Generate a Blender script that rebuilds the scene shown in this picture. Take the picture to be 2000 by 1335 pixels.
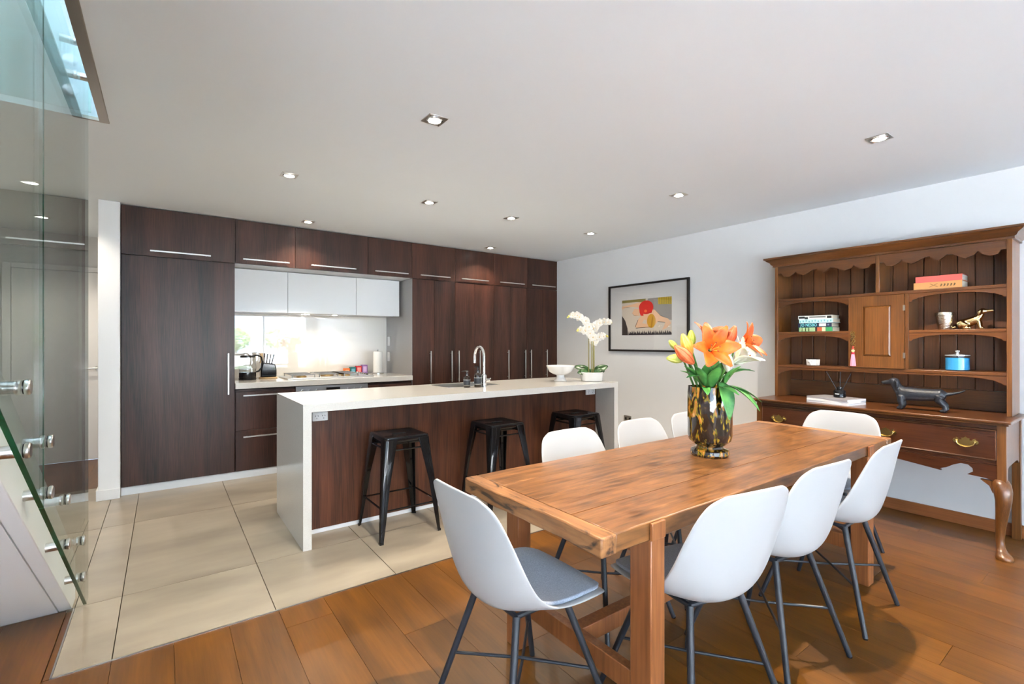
import bpy, bmesh, math, random
from math import sin, cos, pi, radians, atan, sqrt
from mathutils import Vector, Matrix
random.seed(7)
for o in list(bpy.data.objects): bpy.data.objects.remove(o)
S = bpy.context.scene
COL = S.collection

# ------------------------------------------------------------------ camera
FPX, CXP, CYP, CAMH = 931.0, 1000.0, 667.5, 1.286
TH = atan(680 / 931.)
cd = bpy.data.cameras.new('camera'); cam = bpy.data.objects.new('camera', cd); COL.objects.link(cam)
cam.location = (0, 0, CAMH); cam.rotation_euler = (pi / 2, 0, -TH)
cd.sensor_width = 36; cd.lens = 36 * FPX / 2000; cd.clip_start = .02; cd.clip_end = 200
S.camera = cam
_fw = Vector((sin(TH), cos(TH), 0)); _rt = Vector((cos(TH), -sin(TH), 0))
def px(u, v, ax, val):            # photo pixel -> point on an axis-aligned plane
    r = _fw + _rt * ((u - CXP) / FPX) + Vector((0, 0, (CYP - v) / FPX))
    c = Vector((0, 0, CAMH)); return c + r * ((val - c[ax]) / r[ax])

# ------------------------------------------------------------------ world and light
W = bpy.data.worlds.new('World'); S.world = W; W.use_nodes = True
wn = W.node_tree.nodes; wl = W.node_tree.links
wbg = wn['Background']; wbg.inputs[0].default_value = (.60, .79, 1.0, 1); wbg.inputs[1].default_value = 3.2
S.view_settings.view_transform = 'Standard'; S.view_settings.look = 'None'
S.view_settings.exposure = 1.25; S.view_settings.gamma = 1; S.view_settings.use_curve_mapping = False
DL_POWER = 28.0
DL_COLOR = (1.0, .87, .70)
sl = bpy.data.lights.new('sun', 'SUN'); sl.energy = 62; sl.angle = radians(.6); sl.color = (1, .98, .96)   # high sun over the house: lights the patio, never enters the room
so_ = bpy.data.objects.new('sun', sl); COL.objects.link(so_); so_.location = (-4, 0, 12)
so_.rotation_euler = Vector((.0, -.42, -.9)).to_track_quat('-Z', 'Y').to_euler()
def portal(loc, rot, sx, sy, name):   # daylight guides in the window openings, side and upper ones being added (portals emit nothing themselves)
    l = bpy.data.lights.new(name, 'AREA'); l.shape = 'RECTANGLE'; l.size = sx; l.size_y = sy
    l.cycles.is_portal = True
    o = bpy.data.objects.new(name, l); COL.objects.link(o); o.location = loc; o.rotation_euler = rot
portal((1.42, -6.56, 1.18), (pi / 2, 0, 0), 5.5, 2.3, 'window_daylight')
portal((-1.5, -3.6, 1.15), (pi / 2, 0, -pi / 2), 5.2, 2.25, 'added_side_window_daylight')
portal((.35, -1.26, 3.9), (pi / 2, 0, 0), 3.3, 2.0, 'added_upper_window_daylight')
portal((-1.5, 1.7, 3.9), (pi / 2, 0, -pi / 2), 3.0, 1.8, 'added_upper_window_daylight')

# ------------------------------------------------------------------ materials
MATS = {}
def mat(name, col, rough=.5, metal=0., spec=.5, coat=0., var=0., vscale=(8, 8, 8), bump=0., bscale=60, col2=None,
        detail=6, rnd=0., trans=0., ior=1.45, emit=None, estr=0, ramp=(.35, .65), sheen=0, rvar=0., rough_c=.08):
    if name in MATS: return MATS[name]
    m = bpy.data.materials.new(name); m.use_nodes = True
    nt = m.node_tree; n = nt.nodes; L = nt.links; b = n['Principled BSDF']
    b.inputs['Base Color'].default_value = (*col, 1); b.inputs['Roughness'].default_value = rough
    b.inputs['Metallic'].default_value = metal; b.inputs['Specular IOR Level'].default_value = spec
    b.inputs['Coat Weight'].default_value = coat; b.inputs['Coat Roughness'].default_value = rough_c
    b.inputs['Transmission Weight'].default_value = trans; b.inputs['IOR'].default_value = ior
    if sheen: b.inputs['Sheen Weight'].default_value = sheen
    if emit:
        b.inputs['Emission Color'].default_value = (*emit, 1); b.inputs['Emission Strength'].default_value = estr
    if var or bump or rnd or col2:
        tc = n.new('ShaderNodeTexCoord'); mp = n.new('ShaderNodeMapping'); mp.inputs['Scale'].default_value = vscale
        oi = n.new('ShaderNodeObjectInfo'); vm = n.new('ShaderNodeVectorMath'); vm.operation = 'SCALE'
        cb = n.new('ShaderNodeCombineXYZ')
        for k in range(3): L.new(oi.outputs['Random'], cb.inputs[k])
        L.new(cb.outputs[0], vm.inputs[0]); vm.inputs['Scale'].default_value = 17.
        va = n.new('ShaderNodeVectorMath'); va.operation = 'ADD'
        L.new(tc.outputs['Object'], va.inputs[0]); L.new(vm.outputs[0], va.inputs[1]); L.new(va.outputs[0], mp.inputs[0])
        if var or col2 or rnd:
            no = n.new('ShaderNodeTexNoise'); no.inputs['Scale'].default_value = 1; no.inputs['Detail'].default_value = detail
            L.new(mp.outputs[0], no.inputs['Vector'])
            cr = n.new('ShaderNodeValToRGB'); cr.color_ramp.elements[0].position = ramp[0]; cr.color_ramp.elements[1].position = ramp[1]
            c2 = col2 or tuple(min(1, c * (1 + var)) for c in col); c1 = col if col2 else tuple(c * (1 - var) for c in col)
            cr.color_ramp.elements[0].color = (*c1, 1); cr.color_ramp.elements[1].color = (*c2, 1)
            L.new(no.outputs['Fac'], cr.inputs[0]); out = cr.outputs[0]
            if rnd:
                hs = n.new('ShaderNodeHueSaturation'); mr = n.new('ShaderNodeMapRange')
                mr.inputs['To Min'].default_value = 1 - rnd; mr.inputs['To Max'].default_value = 1 + rnd
                L.new(oi.outputs['Random'], mr.inputs['Value']); L.new(mr.outputs[0], hs.inputs['Value']); L.new(out, hs.inputs['Color']); out = hs.outputs[0]
            L.new(out, b.inputs['Base Color'])
            if rvar:
                mr2 = n.new('ShaderNodeMapRange'); mr2.inputs['To Min'].default_value = max(.02, rough - rvar); mr2.inputs['To Max'].default_value = rough + rvar
                L.new(no.outputs['Fac'], mr2.inputs['Value']); L.new(mr2.outputs[0], b.inputs['Roughness'])
        if bump:
            n2 = n.new('ShaderNodeTexNoise'); n2.inputs['Scale'].default_value = bscale; n2.inputs['Detail'].default_value = 4
            L.new(mp.outputs[0], n2.inputs['Vector'])
            bp = n.new('ShaderNodeBump'); bp.inputs['Strength'].default_value = bump; bp.inputs['Distance'].default_value = .004
            L.new(n2.outputs['Fac'], bp.inputs['Height']); L.new(bp.outputs[0], b.inputs['Normal'])
    MATS[name] = m; return m

def wood(name, dark, light, axis, rough=.35, fine=120, coarse=7, stretch=.035, coat=.0, rnd=.12, wave=0., bump=.08, knots=0., pos=(.3, .7), knot_col=None, spec=.5):
    """grain runs along axis (0,1,2) of the object"""
    m = bpy.data.materials.new(name); m.use_nodes = True
    nt = m.node_tree; n = nt.nodes; L = nt.links; b = n['Principled BSDF']
    b.inputs['Roughness'].default_value = rough; b.inputs['Coat Weight'].default_value = coat; b.inputs['Coat Roughness'].default_value = .24; b.inputs['Specular IOR Level'].default_value = spec
    tc = n.new('ShaderNodeTexCoord'); oi = n.new('ShaderNodeObjectInfo'); cb = n.new('ShaderNodeCombineXYZ')
    for k in range(3): L.new(oi.outputs['Random'], cb.inputs[k])
    vm = n.new('ShaderNodeVectorMath'); vm.operation = 'SCALE'; vm.inputs['Scale'].default_value = 23.; L.new(cb.outputs[0], vm.inputs[0])
    va = n.new('ShaderNodeVectorMath'); va.operation = 'ADD'; L.new(tc.outputs['Object'], va.inputs[0]); L.new(vm.outputs[0], va.inputs[1])
    def noise(sc, st, det, dist=0.):
        mp = n.new('ShaderNodeMapping'); s = [sc] * 3; s[axis] = sc * st; mp.inputs['Scale'].default_value = s
        L.new(va.outputs[0], mp.inputs[0]); t = n.new('ShaderNodeTexNoise'); t.inputs['Scale'].default_value = 1
        t.inputs['Detail'].default_value = det; t.inputs['Distortion'].default_value = dist
        L.new(mp.outputs[0], t.inputs['Vector']); return t.outputs['Fac']
    a = noise(coarse, stretch * 4, 5, .8); f = noise(fine, stretch, 3)
    mx = n.new('ShaderNodeMath'); mx.operation = 'MULTIPLY_ADD'; mx.inputs[1].default_value = .45
    L.new(f, mx.inputs[0]); ml = n.new('ShaderNodeMath'); ml.operation = 'MULTIPLY'; ml.inputs[1].default_value = .55; L.new(a, ml.inputs[0]); L.new(ml.outputs[0], mx.inputs[2])
    src = mx.outputs[0]
    if wave:
        mp = n.new('ShaderNodeMapping'); s = [9.] * 3; s[axis] = 1.1; mp.inputs['Scale'].default_value = s; L.new(va.outputs[0], mp.inputs[0])
        wv = n.new('ShaderNodeTexWave'); wv.wave_type = 'RINGS'; wv.inputs['Scale'].default_value = 1.3; wv.inputs['Distortion'].default_value = 7; wv.inputs['Detail'].default_value = 3
        wv.inputs['Detail Scale'].default_value = .7
        L.new(mp.outputs[0], wv.inputs['Vector'])
        w2 = n.new('ShaderNodeMath'); w2.operation = 'MULTIPLY_ADD'; w2.inputs[1].default_value = wave; L.new(wv.outputs['Fac'], w2.inputs[0]); L.new(src, w2.inputs[2])
        w3 = n.new('ShaderNodeMath'); w3.operation = 'SUBTRACT'; w3.inputs[1].default_value = wave / 2; L.new(w2.outputs[0], w3.inputs[0]); src = w3.outputs[0]
    cr = n.new('ShaderNodeValToRGB'); cr.color_ramp.elements[0].position = pos[0]; cr.color_ramp.elements[1].position = pos[1]
    cr.color_ramp.elements[0].color = (*dark, 1); cr.color_ramp.elements[1].color = (*light, 1); L.new(src, cr.inputs[0]); out = cr.outputs[0]
    if knots:
        kn = noise(14 if axis == 1 else 9, .35, 5, 1.5); k2 = n.new('ShaderNodeValToRGB'); k2.color_ramp.elements[0].position = (.56 if axis == 1 else .62); k2.color_ramp.elements[1].position = (.66 if axis == 1 else .74)
        k2.color_ramp.elements[0].color = (0, 0, 0, 1); k2.color_ramp.elements[1].color = (knots,) * 3 + (1,); L.new(kn, k2.inputs[0])
        mc = n.new('ShaderNodeMixRGB'); mc.inputs[2].default_value = (*(knot_col or tuple(c * .35 for c in dark)), 1); L.new(k2.outputs[0], mc.inputs[0]); L.new(out, mc.inputs[1]); out = mc.outputs[0]
    if rnd:
        hs = n.new('ShaderNodeHueSaturation'); mr = n.new('ShaderNodeMapRange'); mr.inputs['To Min'].default_value = 1 - rnd; mr.inputs['To Max'].default_value = 1 + rnd
        L.new(oi.outputs['Random'], mr.inputs['Value']); L.new(mr.outputs[0], hs.inputs['Value']); L.new(out, hs.inputs['Color']); out = hs.outputs[0]
    L.new(out, b.inputs['Base Color'])
    if bump:
        bp = n.new('ShaderNodeBump'); bp.inputs['Strength'].default_value = bump; bp.inputs['Distance'].default_value = .003
        L.new(f, bp.inputs['Height']); L.new(bp.outputs[0], b.inputs['Normal'])
    MATS[name] = m; return m

def sheet_glass(name, tint, body=0.0, bodycol=(.7, .85, .8)):
    m = bpy.data.materials.new(name); m.use_nodes = True; nt = m.node_tree; n = nt.nodes; L = nt.links
    n.remove(n['Principled BSDF']); out = n['Material Output']
    lw = n.new('ShaderNodeLayerWeight'); lw.inputs['Blend'].default_value = .5
    p = n.new('ShaderNodeMath'); p.operation = 'POWER'; p.inputs[1].default_value = 5.; L.new(lw.outputs['Facing'], p.inputs[0])
    q = n.new('ShaderNodeMath'); q.operation = 'MULTIPLY_ADD'; q.inputs[1].default_value = .95; q.inputs[2].default_value = .04; L.new(p.outputs[0], q.inputs[0])
    t = n.new('ShaderNodeBsdfTransparent'); t.inputs[0].default_value = (*tint, 1)
    src = t.outputs[0]
    if body:
        df = n.new('ShaderNodeBsdfDiffuse'); df.inputs[0].default_value = (*bodycol, 1); m2 = n.new('ShaderNodeMixShader'); m2.inputs[0].default_value = body
        L.new(t.outputs[0], m2.inputs[1]); L.new(df.outputs[0], m2.inputs[2]); src = m2.outputs[0]
    g = n.new('ShaderNodeBsdfGlossy'); g.inputs['Roughness'].default_value = .01
    mx = n.new('ShaderNodeMixShader'); L.new(q.outputs[0], mx.inputs[0]); L.new(src, mx.inputs[1]); L.new(g.outputs[0], mx.inputs[2]); L.new(mx.outputs[0], out.inputs[0])
    MATS[name] = m; return m

def srgb(r, g, b):
    f = lambda c: (c / 255 / 12.92) if c / 255 <= .04045 else ((c / 255 + .055) / 1.055) ** 2.4
    return (f(r), f(g), f(b))

wall_white = mat('wall_white', (.70, .70, .695), .85, var=.02, vscale=(1.5,) * 3, bump=.05, bscale=300)
ceil_white = mat('ceiling_white', (.82, .875, .91), .9, var=.01, vscale=(1,) * 3)
trim_white = mat('trim_white', (.80, .80, .80), .45)
tile_m = mat('stone_tile', srgb(132, 122, 108), .3, col2=srgb(168, 157, 139), vscale=(1.6, 4.5, 3), detail=7, rnd=.04, ramp=(.25, .75), rvar=.05)
grout = mat('grout', (.16, .13, .1), .9)
steel = mat('brushed_steel', (.62, .61, .59), .28, 1., bump=.04, bscale=40, vscale=(1, 1, 30))
chrome = mat('chrome', (.75, .75, .76), .06, 1.)
brown_steel = mat('bronzed_steel', (.34, .30, .26), .35, .9)
dark_wood_v = wood('wenge_vertical', srgb(18, 9, 7), srgb(82, 48, 35), 2, rough=.36, fine=260, coarse=6, stretch=.02, spec=.3, coat=.06, rnd=.08, bump=.1, pos=(.32, .68))
dark_wood_h = wood('wenge_panel', srgb(24, 12, 9), srgb(110, 64, 42), 2, rough=.34, fine=240, coarse=12, stretch=.02, spec=.35, coat=.08, rnd=.05, bump=.1, pos=(.28, .72))
floor_wood = wood('oak_floor', srgb(70, 40, 5), srgb(120, 73, 16), 1, rough=.36, fine=110, coarse=6, stretch=.05, coat=.12, rnd=.02, wave=.26, bump=.1, pos=(.12, .88))
table_wood = wood('table_wood', srgb(66, 40, 20), srgb(146, 97, 54), 0, rough=.32, fine=90, coarse=14, stretch=.09, coat=.2, rnd=.06, wave=.06, bump=.14, knots=.8, pos=(.3, .7), knot_col=srgb(96, 56, 30))
table_wood_y = wood('table_wood_cross', srgb(96, 60, 32), srgb(170, 118, 72), 1, rough=.45, fine=80, coarse=13, stretch=.06, coat=.1, rnd=.06, bump=.2, knots=1., knot_col=srgb(52, 34, 24))
table_leg_m = wood('table_leg_wood', srgb(104, 58, 28), srgb(164, 102, 56), 2, rough=.4, fine=90, coarse=8, stretch=.05, coat=.1, rnd=.06, bump=.1)
dres_v = wood('dresser_wood_v', srgb(68, 38, 13), srgb(128, 79, 33), 2, rough=.3, fine=150, coarse=7, stretch=.03, coat=.3, rnd=.1)
dres_back = wood('dresser_back_wood', srgb(72, 40, 17), srgb(118, 70, 32), 2, rough=.4, fine=150, coarse=7, stretch=.03, coat=.1, rnd=.14)
dres_y = wood('dresser_wood_h', srgb(62, 33, 12), srgb(112, 65, 27), 1, rough=.28, fine=150, coarse=7, stretch=.03, coat=.35, rnd=.06)
dres_dk = wood('dresser_drawer_wood', srgb(50, 23, 10), srgb(82, 42, 20), 1, rough=.25, fine=150, coarse=7, stretch=.03, coat=.4, rnd=.04)
base_wood = wood('baseboard_wood', srgb(110, 62, 30), srgb(150, 92, 50), 1, rough=.4, fine=150, coarse=7, stretch=.03)
stone = mat('engineered_stone', (.62, .605, .57), .16, var=.05, vscale=(220,) * 3, detail=2, coat=.3, rough_c=.05)
white_gloss = mat('white_gloss_lacquer', (.78, .79, .79), .08, coat=.5)
splash_m = mat('back_painted_glass', (.82, .78, .71), .02, ior=2.1, spec=.6, coat=.6, rough_c=.0)
grey_lam = mat('grey_laminate', (.30, .29, .28), .35)
grey_light = mat('light_grey_laminate', (.52, .52, .53), .4)
black_metal = mat('black_gloss_metal', (.006, .006, .007), .08, spec=.45, coat=.0)
black_matt = mat('black_powder_coat', (.022, .025, .032), .42)
white_plastic = mat('white_plastic', (.43, .435, .44), .38)
switch_white = mat('switch_white', (.8, .8, .8), .35)
fabric = mat('grey_fabric', srgb(146, 155, 170), .95, var=.16, vscale=(260, 260, 260), detail=2, sheen=.3, bump=.3, bscale=3)
brass = mat('brass', (.62, .45, .16), .25, 1.)
gold = mat('gold', (.80, .62, .32), .12, 1.)
silver = mat('hammered_silver', (.66, .62, .54), .25, 1., bump=.6, bscale=1, vscale=(90,) * 3)
black_plastic = mat('black_plastic', (.012, .012, .013), .2)
clear_glass = sheet_glass('kettle_glass', (.93, .95, .95))
balus_glass = sheet_glass('balustrade_glass', (.91, .958, .938))
window_glass = sheet_glass('window_glass', (.97, .98, .98))
glass_edge = mat('glass_edge_green', srgb(14, 70, 44), .25)
green_glass = sheet_glass('upper_balustrade_glass', (.80, .90, .87), .12, (.65, .85, .8))
lamp_emit = mat('lamp_lens', (1, 1, 1), .3, emit=(1, .93, .82), estr=14)
paper = mat('paper', (.8, .8, .78), .7)
pages_m = mat('book_pages', (.72, .68, .58), .8, var=.1, vscale=(2, 2, 400))
def flat(name, c, r=.6, **k): return mat(name, srgb(*c), r, **k)

# ------------------------------------------------------------------ mesh builder
class M:
    def __init__(s): s.v = []; s.f = []
    def add(s, vs, fs):
        o = len(s.v); s.v += [tuple(p) for p in vs]; s.f += [tuple(i + o for i in f) for f in fs]; return s
    def box(s, x0, x1, y0, y1, z0, z1):
        return s.add([(x, y, z) for x in (x0, x1) for y in (y0, y1) for z in (z0, z1)],
                     [(0, 1, 3, 2), (4, 6, 7, 5), (0, 4, 5, 1), (2, 3, 7, 6), (0, 2, 6, 4), (1, 5, 7, 3)])
    def prism(s, pts, ax, a, b):
        n = len(pts)
        def P(p, c):
            q = list(p); q.insert(ax, c); return q
        vs = [P(p, a) for p in pts] + [P(p, b) for p in pts]
        return s.add(vs, [tuple(range(n)), tuple(range(2 * n - 1, n - 1, -1))] + [(i, (i + 1) % n, n + (i + 1) % n, n + i) for i in range(n)])
    def tube(s, path, rad, n=10, cap=True, flat=None):
        path = [Vector(p) for p in path]; k = len(path)
        if not hasattr(rad, '__len__'): rad = [rad] * k
        rings = []; up = None
        for i in range(k):
            t = (path[min(i + 1, k - 1)] - path[max(i - 1, 0)]).normalized()
            if up is None:
                up = Vector((0, 0, 1)) if abs(t.z) < .9 else Vector((1, 0, 0))
            a = t.cross(up).normalized(); up = a.cross(t).normalized()
            r = rad[i]; rx, ry = (r if hasattr(r, '__len__') else (r, r))
            rings.append([path[i] + a * (rx * cos(2 * pi * j / n)) + up * (ry * sin(2 * pi * j / n)) for j in range(n)])
        vs = [p for r in rings for p in r]
        fs = [(i * n + j, i * n + (j + 1) % n, (i + 1) * n + (j + 1) % n, (i + 1) * n + j) for i in range(k - 1) for j in range(n)]
        if cap: fs += [tuple(range(n - 1, -1, -1)), tuple(range((k - 1) * n, k * n))]
        return s.add(vs, fs)
    def cyl(s, p0, p1, r0, r1=None, n=16): return s.tube([p0, p1], [r0, r0 if r1 is None else r1], n)
    def lathe(s, prof, c=(0, 0, 0), n=32, ax=2, closed=False, cap=True):
        k = len(prof); vs = []
        for r, h in prof:
            for j in range(n):
                a = 2 * pi * j / n; q = [r * cos(a), r * sin(a)]; q.insert(ax, h); vs.append((q[0] + c[0], q[1] + c[1], q[2] + c[2]))
        fs = [(i * n + j, i * n + (j + 1) % n, (i + 1) * n + (j + 1) % n, (i + 1) * n + j) for i in range(k - 1) for j in range(n)]
        if closed: fs += [((k - 1) * n + j, (k - 1) * n + (j + 1) % n, (j + 1) % n, j) for j in range(n)]
        elif cap:
            if prof[0][0] > 1e-6: fs.append(tuple(range(n - 1, -1, -1)))
            if prof[-1][0] > 1e-6: fs.append(tuple(range((k - 1) * n, k * n)))
        return s.add(vs, fs)
    def grid(s, rows):
        m = len(rows[0]); return s.add([p for r in rows for p in r], [(i * m + j, i * m + j + 1, (i + 1) * m + j + 1, (i + 1) * m + j) for i in range(len(rows) - 1) for j in range(m - 1)])
    def ball(s, c, r, n=14, m=8):
        r = r if hasattr(r, '__len__') else (r, r, r)
        rows = [[(c[0] + r[0] * sin(pi * i / m) * cos(2 * pi * j / n), c[1] + r[1] * sin(pi * i / m) * sin(2 * pi * j / n), c[2] + r[2] * cos(pi * i / m)) for j in range(n + 1)] for i in range(m + 1)]
        return s.grid(rows)
    def xf(s, mtx):
        s.v = [tuple(mtx @ Vector(p)) for p in s.v]; return s
    def mesh(s, name, sharp=35):
        bm = bmesh.new(); vs = [bm.verts.new(p) for p in s.v]
        for f in s.f:
            try: bm.faces.new([vs[i] for i in f])
            except ValueError: pass
        bmesh.ops.remove_doubles(bm, verts=bm.verts, dist=1e-5)
        bmesh.ops.recalc_face_normals(bm, faces=bm.faces)
        me = bpy.data.meshes.new(name); bm.to_mesh(me); bm.free()
        for p in me.polygons: p.use_smooth = True
        me.set_sharp_from_angle(angle=radians(sharp)); return me

def obj(name, m, mt, parent=None, bevel=0, seg=2, solid=0, sub=0, remesh=0, local=False, sharp=35, solid_off=-1):
    if parent is not None and not local:
        w = Vector((0, 0, 0)); p = parent
        while p is not None: w += p.location; p = p.parent
        m.v = [tuple(Vector(q) - w) for q in m.v]
    me = m.mesh(name, sharp); me.materials.append(mt); o = bpy.data.objects.new(name, me); COL.objects.link(o)
    if parent is not None: o.parent = parent
    if solid: k = o.modifiers.new('solid', 'SOLIDIFY'); k.thickness = solid; k.offset = solid_off
    if remesh:
        k = o.modifiers.new('remesh', 'REMESH'); k.mode = 'VOXEL'; k.voxel_size = remesh; k.use_smooth_shade = True
        k = o.modifiers.new('smooth', 'SMOOTH'); k.iterations = 4; k.factor = .6
    if bevel: k = o.modifiers.new('bevel', 'BEVEL'); k.width = bevel; k.segments = seg; k.limit_method = 'ANGLE'; k.angle_limit = radians(40)
    if sub: k = o.modifiers.new('subd', 'SUBSURF'); k.levels = sub; k.render_levels = sub
    return o
def recenter(o):                          # put a single-mesh thing's origin at its base
    me = o.data; xs = [v.co for v in me.vertices]
    c = Vector(((min(v.x for v in xs) + max(v.x for v in xs)) / 2, (min(v.y for v in xs) + max(v.y for v in xs)) / 2, min(v.z for v in xs)))
    me.transform(Matrix.Translation(-c)); o.location = o.location + c; return o
def tag(o, label, cat, group=None):
    o['label'] = label; o['category'] = cat
    if group: o['group'] = group
    return o
def thing(name, label, cat, loc=(0, 0, 0), group=None):
    o = bpy.data.objects.new(name, None); COL.objects.link(o); o.location = loc; o.empty_display_size = .1
    return tag(o, label, cat, group)
def single(name, m, mt, label, cat, group=None, **k): return tag(recenter(obj(name, m, mt, **k)), label, cat, group)
def struct(name, m, mt, **k):
    o = obj(name, m, mt, **k); o['kind'] = 'structure'; return o
def piece(name, me, mt, loc, parent):
    o = bpy.data.objects.new(name, me); COL.objects.link(o); o.location = loc; o.parent = parent
    if not me.materials: me.materials.append(mt)
    return o
def dup(o, parent=None):
    c = o.copy(); COL.objects.link(c); c.parent = parent
    for ch in list(o.children): dup(ch, c)
    return c
def lettering(text, size, loc, rot, mt, parent, name='lettering', depth=.0004, width=None):
    cu = bpy.data.curves.new(name, 'FONT'); cu.body = text; cu.size = size; cu.align_x = 'CENTER'; cu.align_y = 'CENTER'; cu.extrude = depth; cu.resolution_u = 3
    t = bpy.data.objects.new(name, cu); COL.objects.link(t); bpy.context.view_layer.update()
    me = bpy.data.meshes.new_from_object(t.evaluated_get(bpy.context.evaluated_depsgraph_get())); bpy.data.objects.remove(t); bpy.data.curves.remove(cu)
    if width:
        xs = [v.co.x for v in me.vertices]; k = width / (max(xs) - min(xs)); me.transform(Matrix.Diagonal((k, 1, 1, 1)))
    me.materials.clear(); me.materials.append(mt); me.name = name
    o = bpy.data.objects.new(name, me); COL.objects.link(o); o.parent = parent; o.location = loc; o.rotation_euler = rot; return o

# ================================================================== ROOM
XW, YK, ZC = 4.55, 5.13, 2.44        # right wall, kitchen door fronts, ceiling
YS = 5.93                            # splashback
XL, YB, YH = -1.4, -6.5, 6.94        # left wall, window wall behind, hall end
# floor -------------------------------------------------------------
fl = struct('floor', M().box(XL, XW, YB, YH, -.08, -.012), grout)
PW = .205
rows = int((XW - XL) / PW) + 1
for i in range(rows):                # oak boards run along Y
    x0 = XL + i * PW; x1 = min(x0 + PW, XW); off = (i * .77) % 1.9
    ys = [YB] + [y for y in [YB + off + k * 1.9 for k in range(6)] if YB + .15 < y < 2.35] + [2.505]
    if x1 < -.36: ys[-1] = 3.1
    for a, b in zip(ys, ys[1:]):
        xx1 = x1
        me = M().box(0, xx1 - x0 - .0015, 0, b - a - .0015, -.012, 0).mesh('plank')
        piece('plank', me, floor_wood, (x0, a, 0), fl)
# hallway boards
for i in range(5):
    x0 = XL + i * PW
    piece('plank', M().box(0, min(PW - .0015, -.43 - x0), 0, YH - 5.55, -.012, 0).mesh('plank'), floor_wood, (x0, 5.545, 0), fl)
# the board cut round the tile corner
piece('plank', M().box(0, -.352 + .37 + .0, 0, .56, -.012, 0).mesh('plank'), floor_wood, (-.372, 2.51, 0), fl)
tx = [-.348, -.17] + [-.17 + .605 * k for k in range(1, 8)] + [XW]
ty = [2.513, 3.112, 4.33, 5.54]
for a, b in zip(tx, tx[1:]):
    for c, d in zip(ty, ty[1:]):
        a2 = a
        if b - a < .02: continue
        piece('tile', M().box(0, b - a - .004, 0, d - c - .004, -.012, .0005).mesh('tile'), tile_m, (a2 + .002, c + .002, 0), fl)
for c, d in ((3.112, 4.33), (4.33, 5.54)):                      # tiles left of the stair glass
    for a, b in ((-.953, -.348), (XL, -.953)):
        piece('tile', M().box(0, b - a - .004, 0, d - c - .004, -.012, .0005).mesh('tile'), tile_m, (a + .002, c + .002, 0), fl)
struct('trim_1', M().box(-.352, XW, 2.505, 2.513, -.01, .0025), steel)
struct('trim_2', M().box(-.353, -.347, 2.505, 3.1, -.01, .0025), steel)
# ceiling with stair void ---------------------------------------------
VX, VY = -.235, 3.28
struct('ceiling', M().box(VX, XW, YB, YH, ZC, 2.8).box(XL, VX, VY, YH, ZC, 2.8).box(XL, VX, YB, -.85, ZC, 2.8), ceil_white)
struct('trim_3', M().box(VX - .034, VX + .004, -.85, VY + .004, ZC - .006, ZC + .012).box(VX - .10, VX - .034, VY - .012, VY + .004, ZC - .006, ZC + .012), brown_steel, bevel=.002)
# walls ----------------------------------------------------------------
struct('wall_right', M().box(XW, XW + .15, YB - .15, YH, 0, ZC), wall_white)
struct('wall_kitchen', M().box(-.29, XW, YS + .01, YS + .15, 0, ZC), wall_white)
struct('wall_nib', M().box(-.43, -.292, 5.085, YH, 0, ZC), trim_white, bevel=.003)
struct('baseboard_nib', M().box(-.442, -.29, 5.073, 5.085, 0, .085).box(-.442, -.43, 5.085, YH, 0, .085), trim_white, bevel=.003)
struct('wall_left', M().box(XL - .15, XL, YB - .15, -6.2, 0, 2.8).box(XL - .15, XL, -6.2, -1.0, 2.3, 2.8).box(XL - .15, XL, -1.3, -1.0, 2.8, 5.0).box(XL - .15, XL, -1.0, .2, 0, 5.0).box(XL - .15, XL, .2, 3.2, 0, 3.0).box(XL - .15, XL, .2, 3.2, 4.8, 5.0).box(XL - .15, XL, 3.2, YH, 0, 5.0), wall_white)
struct('wall_hall', M().box(XL, -.43, YH, YH + .15, 0, ZC), wall_white)
dr = struct('door_1', M().box(-1.25, -.5, YH - .045, YH - .005, .012, 2.04), trim_white, bevel=.003)
obj('door_handle', M().cyl((-.585, YH - .045, 1.0), (-.585, YH - .10, 1.0), .012).cyl((-.585, YH - .1, 1.0), (-.70, YH - .1, 1.0), .009).cyl((-.585, YH - .052, 1.0), (-.585, YH - .045, 1.0), .026), steel, dr)
struct('trim_4', M().box(-1.32, -1.255, YH - .03, YH, 0, 2.1).box(-.495, -.432, YH - .03, YH, 0, 2.1).box(-1.255, -.495, YH - .03, YH, 2.045, 2.1), trim_white, bevel=.003)
bb = struct('baseboard_right', M().box(XW - .016, XW, YB, 5.12, 0, .085), base_wood, bevel=.004)
# window wall behind the camera (sliding doors to the garden)
WX0, WX1, WZ1 = -1.35, 4.2, 2.36
struct('wall_back', M().box(WX1, XW, YB - .15, YB, 0, ZC).box(XL, WX1, YB - .15, YB, WZ1, ZC).box(XL, WX0, YB - .15, YB, 0, WZ1), wall_white)
wd = struct('window_1', M().box(WX0, WX1, YB - .1, YB - .03, 0, .05).box(WX0, WX1, YB - .1, YB - .03, WZ1 - .05, WZ1).box(WX0, WX0 + .05, YB - .1, YB - .03, .05, WZ1 - .05).box(WX1 - .05, WX1, YB - .1, YB - .03, .05, WZ1 - .05), trim_white, bevel=.003)
pw = (WX1 - WX0 - .1) / 4
for k in range(4):
    x0 = WX0 + .05 + k * pw
    if k: obj('mullion', M().box(x0 - .025, x0 + .025, YB - .1, YB - .03, .05, WZ1 - .05), trim_white, wd)
    obj('pane', M().box(x0 + (.025 if k else 0), x0 + pw - (.025 if k < 3 else 0), YB - .068, YB - .062, .05, WZ1 - .05), window_glass, wd)
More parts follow.
